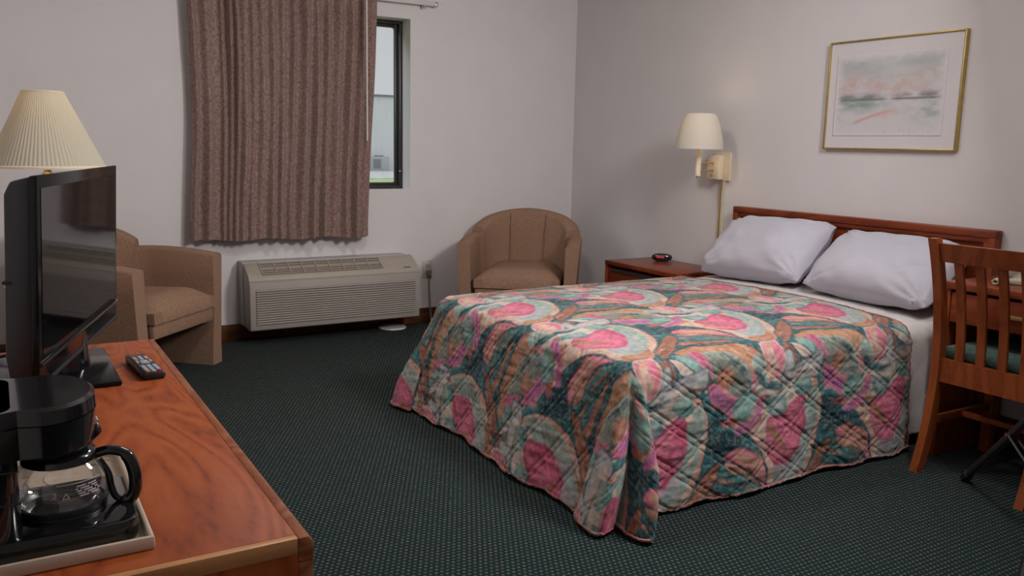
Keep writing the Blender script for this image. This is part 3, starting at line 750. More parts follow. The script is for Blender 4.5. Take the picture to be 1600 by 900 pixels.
# centre colour, edge colour, streak colour, outline points (a across, b down; one repeat = 1), contour colour
LAY = [
 ('mteal', 'teal', 'mint', [(.42, .40), (.7, .37), (1.0, .46), (1.06, .62), (.75, .80), (.5, .72)], None),
 ('brown', 'teal', 'orange', [(.40, .36), (.62, .38), (.70, .46), (.60, .54), (.42, .50)], None),
 ('teal', 'dteal', 'mteal', [(-.12, -.14), (.1, -.1), (.16, .1), (.08, .3), (-.1, .2)], None),
 ('ochre', 'orange', 'peach', [(.30, .14), (.32, -.10), (.42, -.29), (.58, -.385), (.75, -.35), (.88, -.22), (.94, -.02), (.82, .04), (.6, .16), (.38, .30)], 'dteal'),
 ('lpeach', 'peach', 'cream', [(.62, -.37), (.80, -.30), (.90, -.12), (.90, .0), (.80, -.06), (.73, -.22)], None),
 ('gmint', 'cream', 'mint', [(.46, -.30), (.58, -.375), (.67, -.33), (.62, -.24), (.52, -.22)], None),
 ('pink', 'peach', 'mag', [(.55, -.25), (.64, -.28), (.69, -.20), (.58, -.17)], None),
 ('grey', 'gmint', 'dteal', [(.40, .12), (.44, -.08), (.54, -.19), (.66, -.21), (.78, -.11), (.82, .02), (.66, .15), (.5, .24)], 'gmint'),
 ('mag', 'pink', 'rasp', [(.37, .15), (.53, .09), (.52, .16), (.39, .22)], None),
 ('mag', 'pink', 'peach', [(.70, -.13), (.80, -.05), (.75, .08), (.58, .12)], None),
 ('mint', 'mteal', 'gmint', [(.39, .22), (.53, .17), (.51, .31), (.41, .33)], None),
 ('peach', 'orange', 'brown', [(.50, -.03), (.57, -.08), (.63, -.01), (.56, .06)], None),
 ('lpeach', 'cream', 'brown', [(.41, .39), (.45, .29), (.62, .13), (.64, .165), (.51, .33)], 'dteal'),
 ('dteal', 'teal', 'teal', [(.74, .04), (.92, -.18), (1.02, .02), (.94, .22), (.78, .18)], None),
 ('teal', 'mteal', 'dteal', [(.60, .16), (.74, .10), (.90, .24), (.84, .36), (.66, .34)], None),
 ('teal', 'dteal', 'mteal', [(.02, .0), (.06, -.20), (.16, -.36), (.34, -.40), (.36, -.20), (.30, .10), (.20, .16), (.08, .06)], None),
 ('peach', 'orange', 'ochre', [(.03, -.01), (.08, -.19), (.17, -.34), (.165, -.15), (.09, .0)], 'dteal'),
 ('orange', 'brown', 'peach', [(.125, .05), (.17, -.14), (.24, -.31), (.21, -.13), (.155, .06)], 'dteal'),
 ('peach', 'orange', 'brown', [(.20, .12), (.245, -.06), (.32, -.24), (.295, .0), (.245, .17)], 'dteal'),
 ('dteal', 'teal', 'teal', [(-.18, .03), (-.03, -.17), (.035, .0), (-.05, .13)], None),
 ('teal', 'dteal', 'mteal', [(-.03, .07), (.055, .02), (.15, .15), (.04, .30), (-.07, .20)], 'dteal'),
 ('bluew', 'lilac', 'white', [(-.50, .12), (-.36, .18), (-.34, .42), (-.26, .68), (-.36, .58), (-.46, .36)], 'teal'),
 ('cream', 'lpeach', 'peach', [(-.43, .20), (-.38, .20), (-.34, .50), (-.30, .66), (-.38, .50)], None),
 ('lpeach', 'peach', 'cream', [(-.34, .19), (-.20, .12), (-.02, .14), (.15, .24), (.30, .37), (.40, .51), (.38, .63), (.26, .67), (.14, .67), (.02, .72), (-.08, .82), (-.16, .96), (-.24, .74), (-.33, .55), (-.38, .36)], 'dteal'),
 ('peach', 'orange', 'ochre', [(.20, .35), (.32, .42), (.40, .53), (.37, .63), (.29, .63), (.29, .50)], None),
 ('lilac', 'gmint', 'mint', [(-.24, .17), (-.06, .18), (.12, .28), (.25, .42), (.30, .55), (.20, .61), (.09, .58), (.07, .45), (-.05, .34), (-.2, .28)], None),
 ('gmint', 'mint', 'cream', [(-.30, .17), (-.12, .155), (.06, .23), (.15, .34), (.0, .30), (-.16, .24), (-.28, .26)], None),
 ('pink', 'rasp', 'rasp', [(-.27, .31), (-.10, .29), (.04, .36), (.13, .49), (.11, .61), (-.02, .67), (-.13, .66), (-.20, .5)], None),
 ('ochre', 'orange', 'brown', [(-.12, .62), (-.03, .53), (.07, .50), (.0, .57), (-.09, .67)], None),
 ('peach', 'pink', 'cream', [(-.06, .66), (.02, .60), (.10, .54), (.06, .62), (-.01, .69)], None),
 ('cream', 'white', 'lpeach', [(-.37, .42), (-.27, .39), (-.205, .52), (-.22, .66), (-.30, .61)], None),
 ('mint', 'mteal', 'gmint', [(-.40, .27), (-.28, .24), (-.25, .35), (-.34, .42)], None),
 ('brown', 'rasp', 'orange', [(-.30, .62), (-.24, .66), (-.16, .86), (-.17, 1.02), (-.25, .88)], None),
 ('ochre', 'lpeach', 'orange', [(-.22, .70), (-.15, .68), (-.10, .80), (-.15, .90)], None),
 ('peach', 'pink', 'orange', [(.06, .70), (.30, .67), (.20, .73), (.10, .86), (.04, 1.02), (-.02, .88)], 'dteal'),
 ('teal', 'mteal', 'orange', [(.20, .74), (.34, .68), (.28, .80), (.20, .94), (.14, 1.0), (.14, .86)], 'dteal'),
 ('brown', 'orange', 'dteal', [(.05, .04), (.13, .07), (.26, .19), (.38, .33), (.41, .42), (.31, .40), (.21, .28), (.10, .15)], 'dteal'),
 ('orange', 'brown', 'peach', [(.22, .21), (.30, .29), (.36, .37), (.31, .36), (.24, .27)], None),
 ('lpeach', 'peach', 'pink', [(.39, .50), (.50, .48), (.60, .53), (.62, .61), (.54, .655), (.40, .63)], 'white'),
 ('white', 'bluew', 'peach', [(.46, .41), (.60, .42), (.645, .48), (.57, .495), (.48, .47)], None),
 ('teal', 'dteal', 'mteal', [(.63, .43), (.685, .55), (.665, .68), (.56, .77), (.57, .69), (.63, .63), (.64, .54)], None),
 ('white', 'cream', 'bluew', [(.685, .44), (.71, .56), (.69, .70), (.61, .80), (.66, .69), (.685, .56)], None),
 ('bluew', 'mteal', 'mint', [(.72, .49), (.82, .49), (.85, .60), (.74, .66)], None),
 ('mag', 'mag', 'pink', [(.71, .67), (.79, .69), (.88, .79), (.90, .93), (.865, .93), (.82, .79), (.74, .72)], None),
 ('mint', 'mteal', 'gmint', [(.69, .73), (.77, .76), (.83, .90), (.74, .94), (.67, .85)], None),
]
def pnoise(x, y, px, py, seed):
    ix = np.floor(x); iy = np.floor(y); fx = x-ix; fy = y-iy
    fx = fx*fx*(3-2*fx); fy = fy*fy*(3-2*fy)
    h = lambda i, j: hash2(np.mod(i, px), np.mod(j, py), seed)
    return (h(ix, iy)*(1-fx)+h(ix+1, iy)*fx)*(1-fy)+(h(ix, iy+1)*(1-fx)+h(ix+1, iy+1)*fx)*fy
def pfbm(x, y, f, seed, oc=4):
    s = 0; a = .5
    for o in range(oc): s = s+a*pnoise(x*f*2**o, y*f*2**o, f*2**o, f*2**o, seed+o*13); a *= .5
    return s/(1-.5**oc)
def paint_tile(NT=260):
    g = (np.arange(NT)+.5)/NT; TA, TB = np.meshgrid(g, g)
    wa = TA+.034*(pfbm(TA, TB, 6, 91, 4)-.5); wb = TB+.034*(pfbm(TA, TB, 6, 55, 4)-.5)
    img = np.zeros((NT, NT, 3)); nz = np.clip((pfbm(TA, TB, 5, 5, 4)-.5)*3+.5, 0, 1)[..., None]
    img[:] = np.array(PAL['dteal'])*(1-nz)+np.array(PAL['teal'])*nz
    for li, (cc, ce, cs, pts, ol) in enumerate(LAY):
        P = spline([(*p, 0) for p in pts+[pts[0]]], 4); P = np.array([(v.x, v.y) for v in P])
        ev, evec = np.linalg.eigh(np.cov((P-P.mean(0)).T)); ax = evec[:, 1]; ay = evec[:, 0]
        for oa in (-1, 0, 1):
            for ob in (-1, 0, 1):
                Q = P+np.array([oa, ob]); mn = Q.min(0)-.05; mx = Q.max(0)+.05
                if mx[0] < 0 or mn[0] > 1 or mx[1] < 0 or mn[1] > 1: continue
                i0, i1 = max(0, int(mn[0]*NT)), min(NT, int(mx[0]*NT)+1); j0, j1 = max(0, int(mn[1]*NT)), min(NT, int(mx[1]*NT)+1)
                X = wa[j0:j1, i0:i1]; Y = wb[j0:j1, i0:i1]
                lx = X-oa; ly = Y-ob
                al_ = lx*ax[0]+ly*ax[1]; ac_ = lx*ay[0]+ly*ay[1]
                stk = fbm(al_*7+3, ac_*38+li*7, 100+li, 3); blo = fbm(lx*9, ly*9, 200+li, 3)
                ins = np.zeros(X.shape, bool); dd = np.full(X.shape, 9.0)
                for k in range(len(Q)-1):
                    (x1, y1), (x2, y2) = Q[k], Q[k+1]
                    if y1 != y2:
                        ins ^= ((y1 > Y) != (y2 > Y)) & (X < (x2-x1)*(Y-y1)/(y2-y1)+x1)
                    ex, ey = x2-x1, y2-y1; l2 = ex*ex+ey*ey+1e-12
                    t = np.clip(((X-x1)*ex+(Y-y1)*ey)/l2, 0, 1); dd = np.minimum(dd, (X-x1-t*ex)**2+(Y-y1-t*ey)**2)
                sdist = np.sqrt(dd)*np.where(ins, 1, -1)
                te = np.clip(1.15-sdist/.045+(blo-.5)*1.6, 0, 1)[..., None]
                ts = np.clip((stk-.56)*5+(blo-.5)*1.5, 0, .85)[..., None]
                colr = np.array(PAL[cc])*(1-te)+np.array(PAL[ce])*te
                colr = colr*(1-ts)+np.array(PAL[cs])*ts
                soft = .003 if ol else (.005 if li % 2 else .012)
                al = np.clip(.5+(sdist+(stk-.5)*(.006 if ol else .02))/soft/2, 0, 1)[..., None]
                sub = img[j0:j1, i0:i1]
                sub[:] = sub*(1-al)+colr*al
                if ol:
                    wl = .003+.008*blo
                    ao = np.clip(1.3-np.abs(sdist)/wl, 0, 1)[..., None]*.85
                    sub[:] = sub*(1-ao)+np.array(PAL[ol])*ao
    return img
TILE_A, TILE_B, OA, OB = .60, .57, 2.21-.0, 2.09
def sample_print(a, b):
    img = paint_tile(); NT = img.shape[0]
    wa = a+.006*(fbm(a*14, b*14, 8, 3)-.5); wb = b+.006*(fbm(a*14, b*14, 9, 3)-.5)
    u = ((wa-OA)/TILE_A) % 1.0*NT-.5; v = ((wb-OB)/TILE_B) % 1.0*NT-.5
    i = np.floor(u).astype(int); j = np.floor(v).astype(int); fu = (u-i)[..., None]; fv = (v-j)[..., None]
    g = lambda jj, ii: img[jj % NT, ii % NT]
    c = (g(j, i)*(1-fu)+g(j, i+1)*fu)*(1-fv)+(g(j+1, i)*(1-fu)+g(j+1, i+1)*fu)*fv
    st = fbm(a*60+b*20, b*60-a*20, 31, 3)[..., None]; br = fbm((a+b)*25, (a-b)*90, 71, 3)[..., None]
    c = c*(.46+.42*st+.28*br)
    spk = np.clip((fbm(a*120, b*120, 61, 3)-.55)*3, 0, .22)[..., None]
    c = c*(1-spk)+np.array((.62, .52, .45))*spk*.8
    return np.clip(c, 0, 1)
def bedspread():
    na, nb = 520, 440
    Wd = BY1-BY0
    a = np.linspace(-.455, Wd+.475, na); b = np.linspace(.500, -BX0+.485, nb); A, B = np.meshgrid(a, b)
    # the head edge wanders a little
    B = B+.008*np.sin(A*5)*np.clip((.8-B)/.3, 0, 1)
    x, y, z, cor, side, foot = drape(A, B, 0, hemz=.012)
    P = np.stack([x, y, z], 2); n = offset_normals(P, na, nb, 0)
    if n[nb//3, na//2, 2] < 0: n = -n
    # quilting: double stitch lines in a diamond lattice, puckers between
    pit = .135
    def lines(t):
        q = (t/pit) % 1.0; d = np.minimum(np.abs(q-.09), np.abs(q-.91))*pit; d0 = np.minimum(q, 1-q)*pit
        return np.exp(-(d/.0042)**2), np.minimum(1, d0/.06)
    g1, p1 = lines(A*.92+B*.62); g2, p2 = lines(A*.92-B*.62)
    drop = np.clip((side+foot)/.12, 0, 1)
    dep = .0016+.0028*drop
    d = -dep*np.maximum(g1, g2)+(.0012+.0042*drop)*np.sqrt(p1*p2)
    ax = np.where(side > foot, B, A); dnv = np.where(side > foot, A, B)
    pk = fbm(ax*16, dnv*55, 12, 3)-.5
    d = d+drop*.0085*pk+.003*(fbm(A*5, B*5, 4, 2)-.5)+.0015*(fbm(A*40, B*40, 14, 2)-.5)
    sm = np.where(cor, .6, 1.0)
    P = P+n*(d*sm)[..., None]+np.array([0, 0, .004])
    P[..., 2] = np.maximum(P[..., 2], .012)
    # fabric coordinates for the print
    ap = -BY1+A; bp_ = B
    col = sample_print(ap.ravel(), bp_.ravel()).reshape(-1, 3)
    me = grid_mesh('quilt', P, na, nb, .006, col)
    t = thing('bedspread', 'quilted bedspread printed in teal, pink and peach leaf shapes on the bed', 'bedspread', (-1.2, -2.385, 0))
    inv = XF[t.name].inverted(); me.transform(inv)
    o = link('quilt', me, 'quilt', t, smooth=False)
    # piped edge all round
    loop = list(P[0, ::3])+list(P[::3, -1])+list(P[-1, ::-3])+list(P[::-3, 0])
    m = MB(); m.tube([tuple(q) for q in P[0, ::3]], .0042, 6); m.tube([tuple(q) for q in P[::3, -1]], .0036, 6); m.tube([tuple(q) for q in P[-1, ::3]], .0036, 6); m.tube([tuple(q) for q in P[::3, 0]], .0036, 6)
    m.build('binding', 'binding', t)
bedspread()

# ---- pillows
def pillow(name, label, yc, zc, xc, wid, hgt, thk, tilt, rollz, seed):
    t = thing(name, None, None, (xc, yc, zc))
    n = 56
    def f(u, v, s):
        X = 2*u-1; Y = 2*v-1
        ed = (1-abs(X)**2.6)*(1-abs(Y)**2.6)
        th = thk/2*max(0, ed)**.46
        th *= 1+.10*math.sin(3.1*X+seed)*math.cos(2.3*Y+seed)
        pin = 1-.07*(1-X*X)*abs(Y)**3; pin2 = 1-.05*(1-Y*Y)*abs(X)**3
        wr = .006*math.sin(13*X+9*Y+seed*2)*abs(X*Y)**.8
        cxn = 1 if X > 0 else -1; cyn = 1 if Y > 0 else -1; dcx = cxn-X; dcy = cyn-Y; dc = math.hypot(dcx, dcy)
        an = math.atan2(abs(dcy), abs(dcx)+1e-6)
        wr += .0075*math.exp(-(dc/.55)**2)*math.sin(an*15+seed*3+cxn+2*cyn)*min(1, dc*6)*(1 if s > 0 else .4)
        wr += .016*(float(fbm(np.float64(X*2.2+seed*5), np.float64(Y*2.2+9), 21, 3))-.5)*min(1, ed*3)
        wr += .006*(float(fbm(np.float64(X*3+Y*5+seed), np.float64(Y*4-X*7), 33, 2))-.5)*min(1, ed*3)
        rc = 1-.075*(X*X*Y*Y)
        return (X*wid/2*pin2*rc, Y*hgt/2*pin*rc, s*th+wr)
    m = MB(); m.grid(n, n, lambda u, v: f(u, v, 1)); n0 = len(m.v)
    m.grid(n, n, lambda u, v: f(u, v, -1), flip=True)
    # local: X across, Y up the pillow, Z thickness -> world
    rx = Matrix.Rotation(R(rollz), 4, 'Z')
    # axes: across = -y world, up = leaning back towards +x, normal = towards -x/up
    c, s = math.cos(R(tilt)), math.sin(R(tilt))
    B = Matrix(((0, c, -s, 0), (-1, 0, 0, 0), (0, s, c, 0), (0, 0, 0, 1)))
    mx = B @ rx
    m.v = [tuple(mx @ Vector(p)) for p in m.v]
    o = MB(); o.v = m.v; o.f = m.f
    bm_o = o.build(name, 'linen', None, ang=80)
    bpy.data.objects.remove(t)
    bm_o.location = (xc, yc, zc); tag(bm_o, label, 'pillow', 'white pillows on the bed')
    return bm_o
pillow('pillow', 'white pillow on the bed nearest the wall lamp', -2.065, .685, -.230, .665, .41, .225, 40, 4, .4)
pillow('pillow', 'white pillow on the bed behind the desk chair', -2.745, .677, -.225, .675, .40, .205, 38, -1, 2.1)

# ================================================================== WALL LAMP, PICTURE
wl = thing('wall_lamp', 'swing-arm wall lamp with white shade above the nightstand', 'wall lamp', (0, -1.49, 1.0))
m = MB(); m.box(-.012, 0, -1.565, -1.435, 1.005, 1.165, .004); m.build('wall_plate', 'ivory', wl)
m = MB(); m.box(-.055, -.012, -1.52, -1.425, 1.012, 1.150, .006); bx = m.build('housing', 'ivory', wl)
m = MB(); m.tube([(-.058, -1.47, 1.035), (-.068, -1.47, 1.035)], .006, 8); m.build('switch_knob', 'brass', bx)
SX, SY = -.235, -1.545
for z in (1.105, 1.063):
    m = MB(); m.tube([(-.05, -1.475, z), (-.15, -1.50, z), (SX, SY, z)], .0055, 8); m.build('swing_arm', 'brass', wl)
m = MB(); m.tube([(SX, SY, 1.035), (SX, SY, 1.20)], .0155, 14); st = m.build('post', 'ivory', wl)
m = MB(); m.tube([(SX, SY, 1.022), (SX, SY, 1.036)], [.007, .009], 10); m.build('finial', 'brass', st)
m = MB(); m.lathe([(.132, 0), (.126, .05), (.115, .10), (.10, .15), (.088, .178), (.074, .192)], (SX, SY, 1.182), 48, caps=False); m.lathe([(.071, .191), (.085, .177), (.097, .15), (.112, .10), (.123, .05), (.129, 0)], (SX, SY, 1.182), 48, caps=False)
m.build('shade', 'shade2', wl, recalc=False)
m = MB(); m.lathe([(.0, 0), (.015, .01), (.024, .04), (.015, .075), (.0, .085)], (SX, SY, 1.22), 16, caps=False); m.build('bulb', 'bulb', wl)
ld = bpy.data.lights.new('wall_lamp_light', 'POINT'); ld.energy = 1.7*SHADE_W; ld.color = (1, .80, .52); ld.shadow_soft_size = .03
lo = bpy.data.objects.new('wall_lamp_light', ld); COL.objects.link(lo); lo.location = (SX, SY, 1.335)
cc = thing('cord_channel', 'narrow cream and brass cord cover running down the wall from the lamp', 'cord cover', (0, -1.5, .1))
m = MB(); m.box(-.012, 0, -1.532, -1.508, .1, 1.004, .002); m.build('cover', 'cordcover', cc)
m = MB(); m.tube([(-.006, -1.495, .1), (-.006, -1.495, 1.004)], .0055, 8); m.build('cord', 'brass', cc)

pf = thing('framed_picture', 'gold framed watercolour landscape on the wall above the bed', 'picture', (0, -2.547, 1.194))
PY0, PY1, PZ0, PZ1 = -2.895, -2.199, 1.194, 1.707
m = MB()
m.box(-.026, 0, PY0, PY0+.008, PZ0, PZ1, .002); m.box(-.026, 0, PY1-.008, PY1, PZ0, PZ1, .002); m.box(-.0255, 0, PY0+.006, PY1-.006, PZ0, PZ0+.008, .002); m.box(-.0255, 0, PY0+.006, PY1-.006, PZ1-.008, PZ1, .002)
m.build('frame', 'gold', pf)
m = MB(); m.box(-.017, -.004, PY0+.006, PY1-.006, PZ0+.006, PZ1-.006); mb_ = m.build('mat_board', 'matboard', pf, smooth=False)
def artwork():
    na, nb = 150, 110; ay0, ay1, az0, az1 = PY0+.075, PY1-.048, PZ0+.065, PZ1-.070
    u = np.linspace(0, 1, na); v = np.linspace(0, 1, nb); U, V = np.meshgrid(u, v)      # U left->right (as seen), V bottom->top
    c = np.ones((nb, na, 3))*np.array((.60, .58, .59))
    def blend(mask, col):
        nonlocal c; mk = np.clip(mask, 0, 1)[..., None]; c = c*(1-mk)+np.array(col)*mk
    n1 = fbm(U*6, V*9, 1); n2 = fbm(U*12, V*16, 2); n3 = fbm(U*9+V*20, V*9-U*14, 3)
    blend(np.clip((V-.55)/.3, 0, 1)*.7*n1*1.6, (.40, .43, .42))
    blend(np.exp(-((V-.60-.06*np.sin(U*6))/.10)**2)*np.clip((n2-.33)*2.0, 0, .55)*np.clip(1.2-U*.7, 0, 1), (.56, .29, .25))
    blend(np.exp(-((V-.60-.25*(U-.35))/.07)**2)*np.clip((n3-.38)*2.0, 0, .45)*np.clip((U-.3)*4, 0, 1), (.58, .33, .26))
    blend(np.exp(-((V-.475)/.045)**2)*np.clip((n2-.2)*1.8, 0, .9)*np.clip(np.abs(U-.52)*9, 0, 1), (.20, .19, .19))
    blend(np.exp(-((V-.445)/.012)**2)*np.clip(np.abs(U-.52)*12, 0, .85), (.13, .10, .11))
    blend(np.exp(-((V-.38)/.06)**2)*np.clip((n2-.1)*2.2, 0, .95)*np.clip((.6-U)*3, 0, 1), (.20, .31, .27))
    blend(np.exp(-((V-.27)/.08)**2)*np.clip((n1-.32)*2.6, 0, .7)*np.clip((.42-U)*4, 0, 1), (.33, .30, .34))
    blend(np.exp(-((V-.30)/.12)**2)*np.clip((n2-.22)*2.2, 0, .8)*np.clip((U-.62)*4, 0, 1), (.31, .38, .34))
    path = .17+.62*(np.clip(U-.2, 0, 1))-.45*np.clip(U-.2, 0, 1)**2
    blend(np.exp(-((V-path*.92)/.02)**2)*np.clip((U-.18)*20, 0, 1)*np.clip((.66-U)*6, 0, 1)*.75, (.60, .30, .23))
    blend(np.exp(-((V-path*.80)/.04)**2)*np.clip((U-.36)*10, 0, 1)*np.clip((.8-U)*4, 0, 1)*n3*.7, (.62, .38, .30))
    blend(((np.sin(U*150)*.5+.5) > .5)*(np.abs(V-.06-.012*np.sin(U*70)) < .008)*((U > .5) & (U < .92))*.55, (.30, .27, .27))
    ed = np.minimum(np.minimum(U, 1-U)/.07, np.minimum(V, 1-V)/.09)+ (n2-.75)*.9
    c = c*np.clip(ed, 0, 1)[..., None]+np.array((.655, .62, .625))*(1-np.clip(ed, 0, 1)[..., None])
    P = np.stack([np.full_like(U, -.0178), ay1+(ay0-ay1)*U, az0+(az1-az0)*V], 2)
    me = grid_mesh('print', P, na, nb, -.0006, c.reshape(-1, 3)); me.transform(XF[pf.name].inverted())
    link('print', me, 'art', mb_, smooth=False)
artwork()

# ================================================================== DESK, PHONE, DESK CHAIR
dk = thing('desk', 'dark cherry writing desk beside the bed behind the chair', 'desk', (-.24, -3.75, 0))
DY0, DY1, DX0, DX1, DZ = -4.35, -3.185, -.475, -.018, .70
m = MB(); m.box(DX0, DX1, DY0, DY1, DZ-.028, DZ, .004); m.build('top', 'head', dk)
for y in (DY1-.026, DY0+.004):
    m = MB(); m.box(DX0+.01, DX1, y, y+.022, 0, DZ-.028, .002); m.build('side_panel', 'headz', dk)
m = MB(); m.box(DX1-.02, DX1-.004, DY0+.03, DY1-.03, .25, DZ-.03); m.build('modesty_panel', 'head', dk)
for y0, y1 in ((-3.765, DY1-.03), (DY0+.03, -3.775)):
    m = MB(); m.box(DX0+.012, DX0+.36, y0, y1, DZ-.155, DZ-.04, .004); d = m.build('drawer', 'head', dk)
    m = MB(); m.box(DX0+.004, DX0+.012, (y0+y1)/2-.05, (y0+y1)/2+.05, DZ-.105, DZ-.09, .002); m.build('pull', 'brass', d)
ph = thing('telephone', 'cream desk telephone on the desk behind the chair slats', 'telephone', (-.215, -3.37, .70), R(-80))
m = MB(); m.prism([(-.10, 0), (.10, 0), (.10, .055), (.04, .05), (-.10, .022)], 'x', -.075, .085, .006); pb = m.build('body', 'phone', ph, world=False)
m = MB(); m.tube(spline([(-.055, -.11, .052), (-.055, -.05, .068), (-.055, .03, .075), (-.055, .10, .075)], 5), [.022]*3+[.016]*10+[.022]*3, 12); m.build('handset', 'phone', ph, world=False)
for i in range(3):
    for j in range(4):
        m = MB(); m.box(-.005+i*.022, .011+i*.022, -.06+j*.02, -.048+j*.02, .032+j*.0035, .041+j*.0035, .002); m.build('key', 'btn', pb, world=False)
pts = [(-.06+.012*math.cos(k*1.2), -.115+.0-.006*k*.2, .015+.010*math.sin(k*1.2)) for k in range(60)]
m = MB(); m.tube(pts, .0028, 5); m.build('coiled_cord', 'phone', ph, world=False)

dc = thing('desk_chair', 'cherry wood slat-back desk chair with green seat at the desk', 'chair', (-.45, -3.47, 0))
_PX = np.polyfit([0, .15, .35, .50, .70, .885], [-.672, -.630, -.604, -.607, -.642, -.702], 3)
def post_x(z): return float(np.polyval(_PX, z))
CY0, CY1 = -3.665, -3.275
for y in (CY1, CY0):
    m = MB(); n = 18; vs = []; fs = []
    for i in range(n+1):
        z = .882*i/n; x = post_x(z); wx = .022-.003*z/.88; wy = .0155
        vs += [(x-wx, y-wy, z), (x+wx, y-wy, z), (x+wx, y+wy, z), (x-wx, y+wy, z)]
        if i:
            for k in range(4): fs.append((4*i-4+k, 4*i-4+(k+1) % 4, 4*i+(k+1) % 4, 4*i+k))
    fs += [(3, 2, 1, 0), tuple(4*n+k for k in range(4))]
    m.add(vs, fs); m.build('rear_leg', 'chairwood', dc, ang=30)
def rail_part(name, z0, z1, th, bow=0, mat='chairwood'):
    m = MB(); vs = []; n = 14; fs = []
    for i in range(n+1):
        y = CY1-.012+(CY0-CY1+.024)*i/n; bo = bow*math.sin(math.pi*i/n)
        for z in (z0, z1):
            x = post_x(z)+.004+bo; vs += [(x-th/2, y, z), (x+th/2, y, z)]
        if i:
            a = 4*i-4; b = 4*i
            fs += [(a, b, b+2, a+2), (a+1, a+3, b+3, b+1), (a, a+1, b+1, b), (a+2, b+2, b+3, a+3)]
    fs += [(0, 2, 3, 1), (4*n, 4*n+1, 4*n+3, 4*n+2)]
    m.add(vs, fs); return m.build(name, mat, dc, ang=30)
rail_part('crest_rail', .798, .866, .022); rail_part('lower_rail', .345, .432, .024)
for k in range(4):
    y = CY1+(CY0-CY1)*(k+1)/5
    m = MB(); n = 12; vs = []; fs = []
    for i in range(n+1):
        z = .425+(.805-.425)*i/n; x = post_x(z)+.004
        vs += [(x-.006, y-.0155, z), (x+.006, y-.0155, z), (x+.006, y+.0155, z), (x-.006, y+.0155, z)]
        if i:
            for q in range(4): fs.append((4*i-4+q, 4*i-4+(q+1) % 4, 4*i+(q+1) % 4, 4*i+q))
    fs += [(3, 2, 1, 0), tuple(4*n+q for q in range(4))]; m.add(vs, fs); m.build('slat', 'chairwood', dc, ang=30)
m = MB(); m.box(-.575, -.16, CY0-.02, CY1+.02, .425, .468, .016, 3); m.build('seat_pad', 'green_seat', dc)
for y in (CY1, CY0):
    m = MB(); m.box(-.59, -.215, y-.011, y+.011, .355, .425, .003); m.build('seat_rail', 'chairwood', dc)
    m = MB(); m.box(-.235, -.195, y-.02, y+.02, 0, .425, .003); m.build('front_leg', 'chairwood', dc)
    m = MB(); m.box(-.62, -.225, y-.009, y+.009, .175, .205, .003); m.build('stretcher', 'chairwood', dc)
m = MB(); m.box(-.228, -.205, CY0+.012, CY1-.012, .355, .425, .003); m.build('front_rail', 'chairwood', dc)
m = MB(); m.box(-.43, -.405, CY0+.006, CY1-.006, .18, .2, .003); m.build('cross_stretcher', 'chairwood', dc)

# ================================================================== TRIPOD LIGHT STAND
SC = Vector((-.935, -3.90, 0))
ls_ = thing('light_stand', 'black tripod lamp stand beside the desk chair at the picture edge', 'tripod stand', tuple(SC))
m = MB(); m.tube([SC+Vector((0, 0, .10)), SC+Vector((0, 0, 1.0))], .016, 12); m.tube([SC+Vector((0, 0, .9)), SC+Vector((0, 0, 2.1))], .012, 12); m.build('column', 'blackmetal', ls_)
m = MB(); m.lathe([(.02, 0), (.035, .01), (.035, .06), (.02, .07)], (SC.x, SC.y, .50), 16); m.build('collar', 'blackmetal', ls_)
m = MB(); m.lathe([(.018, 0), (.028, .008), (.028, .035), (.018, .043)], (SC.x, SC.y, .14), 16); m.build('collar', 'blackmetal', ls_)
feet = [Vector((-.605, -3.425, .012)), Vector((-1.43, -4.05, .012)), Vector((-.62, -4.37, .012))]
for f in feet:
    d = (f-SC); d.z = 0; dn_ = d.normalized(); side_ = Vector((-dn_.y, dn_.x, 0))
    a = SC+dn_*.03+Vector((0, 0, .53))
    m = MB(); m.tube([a, a.lerp(f, .5), f], [.014, .015, .016], 8, flat=.8); lg = m.build('leg', 'blackmetal', ls_)
    m = MB(); m.tube([f+(a-f)*.05, f+(a-f)*-.004], [.018, .018], 8); m.build('rubber_foot', 'satin', lg)
    mid = a.lerp(f, .50); b = SC+dn_*.02+Vector((0, 0, .16))
    m = MB(); m.tube([mid+side_*.012, b+side_*.012], .005, 6); m.tube([mid-side_*.012, b-side_*.012], .005, 6); m.build('brace', 'blackmetal', lg)
    m = MB(); m.tube([mid+side_*.018, mid-side_*.018], .006, 8); m.build('rivet', 'chrome', lg)
# lamp head on the stand (above the picture), with its light
hd = SC+Vector((0, 0, 2.12)); aim = (Vector((-3.4, -1.3, 1.45))-hd).normalized()
q = aim.to_track_quat('-Z', 'Y'); MXL = Matrix.Translation(hd) @ q.to_matrix().to_4x4()
m = MB(); m.tube([(0, 0, .16), (0, 0, -.02)], [.05, .06], 20, mx=MXL); m.build('lamp_head', 'blackmetal', ls_)
m = MB(); m.lathe([(.06, -.02), (.30, -.10), (.305, -.10), (.065, -.01)], (0, 0, 0), 40, caps=False, mx=MXL); m.build('reflector', 'blackmetal', ls_)
kd = bpy.data.lights.new('stand_lamp_light', 'AREA'); kd.shape = 'DISK'; kd.size = .55; kd.energy = KEY_W; kd.color = (1, .98, .975)
ko = bpy.data.objects.new('stand_lamp_light', kd); COL.objects.link(ko); ko.matrix_world = Matrix.Translation(hd+aim*.12) @ q.to_matrix().to_4x4()
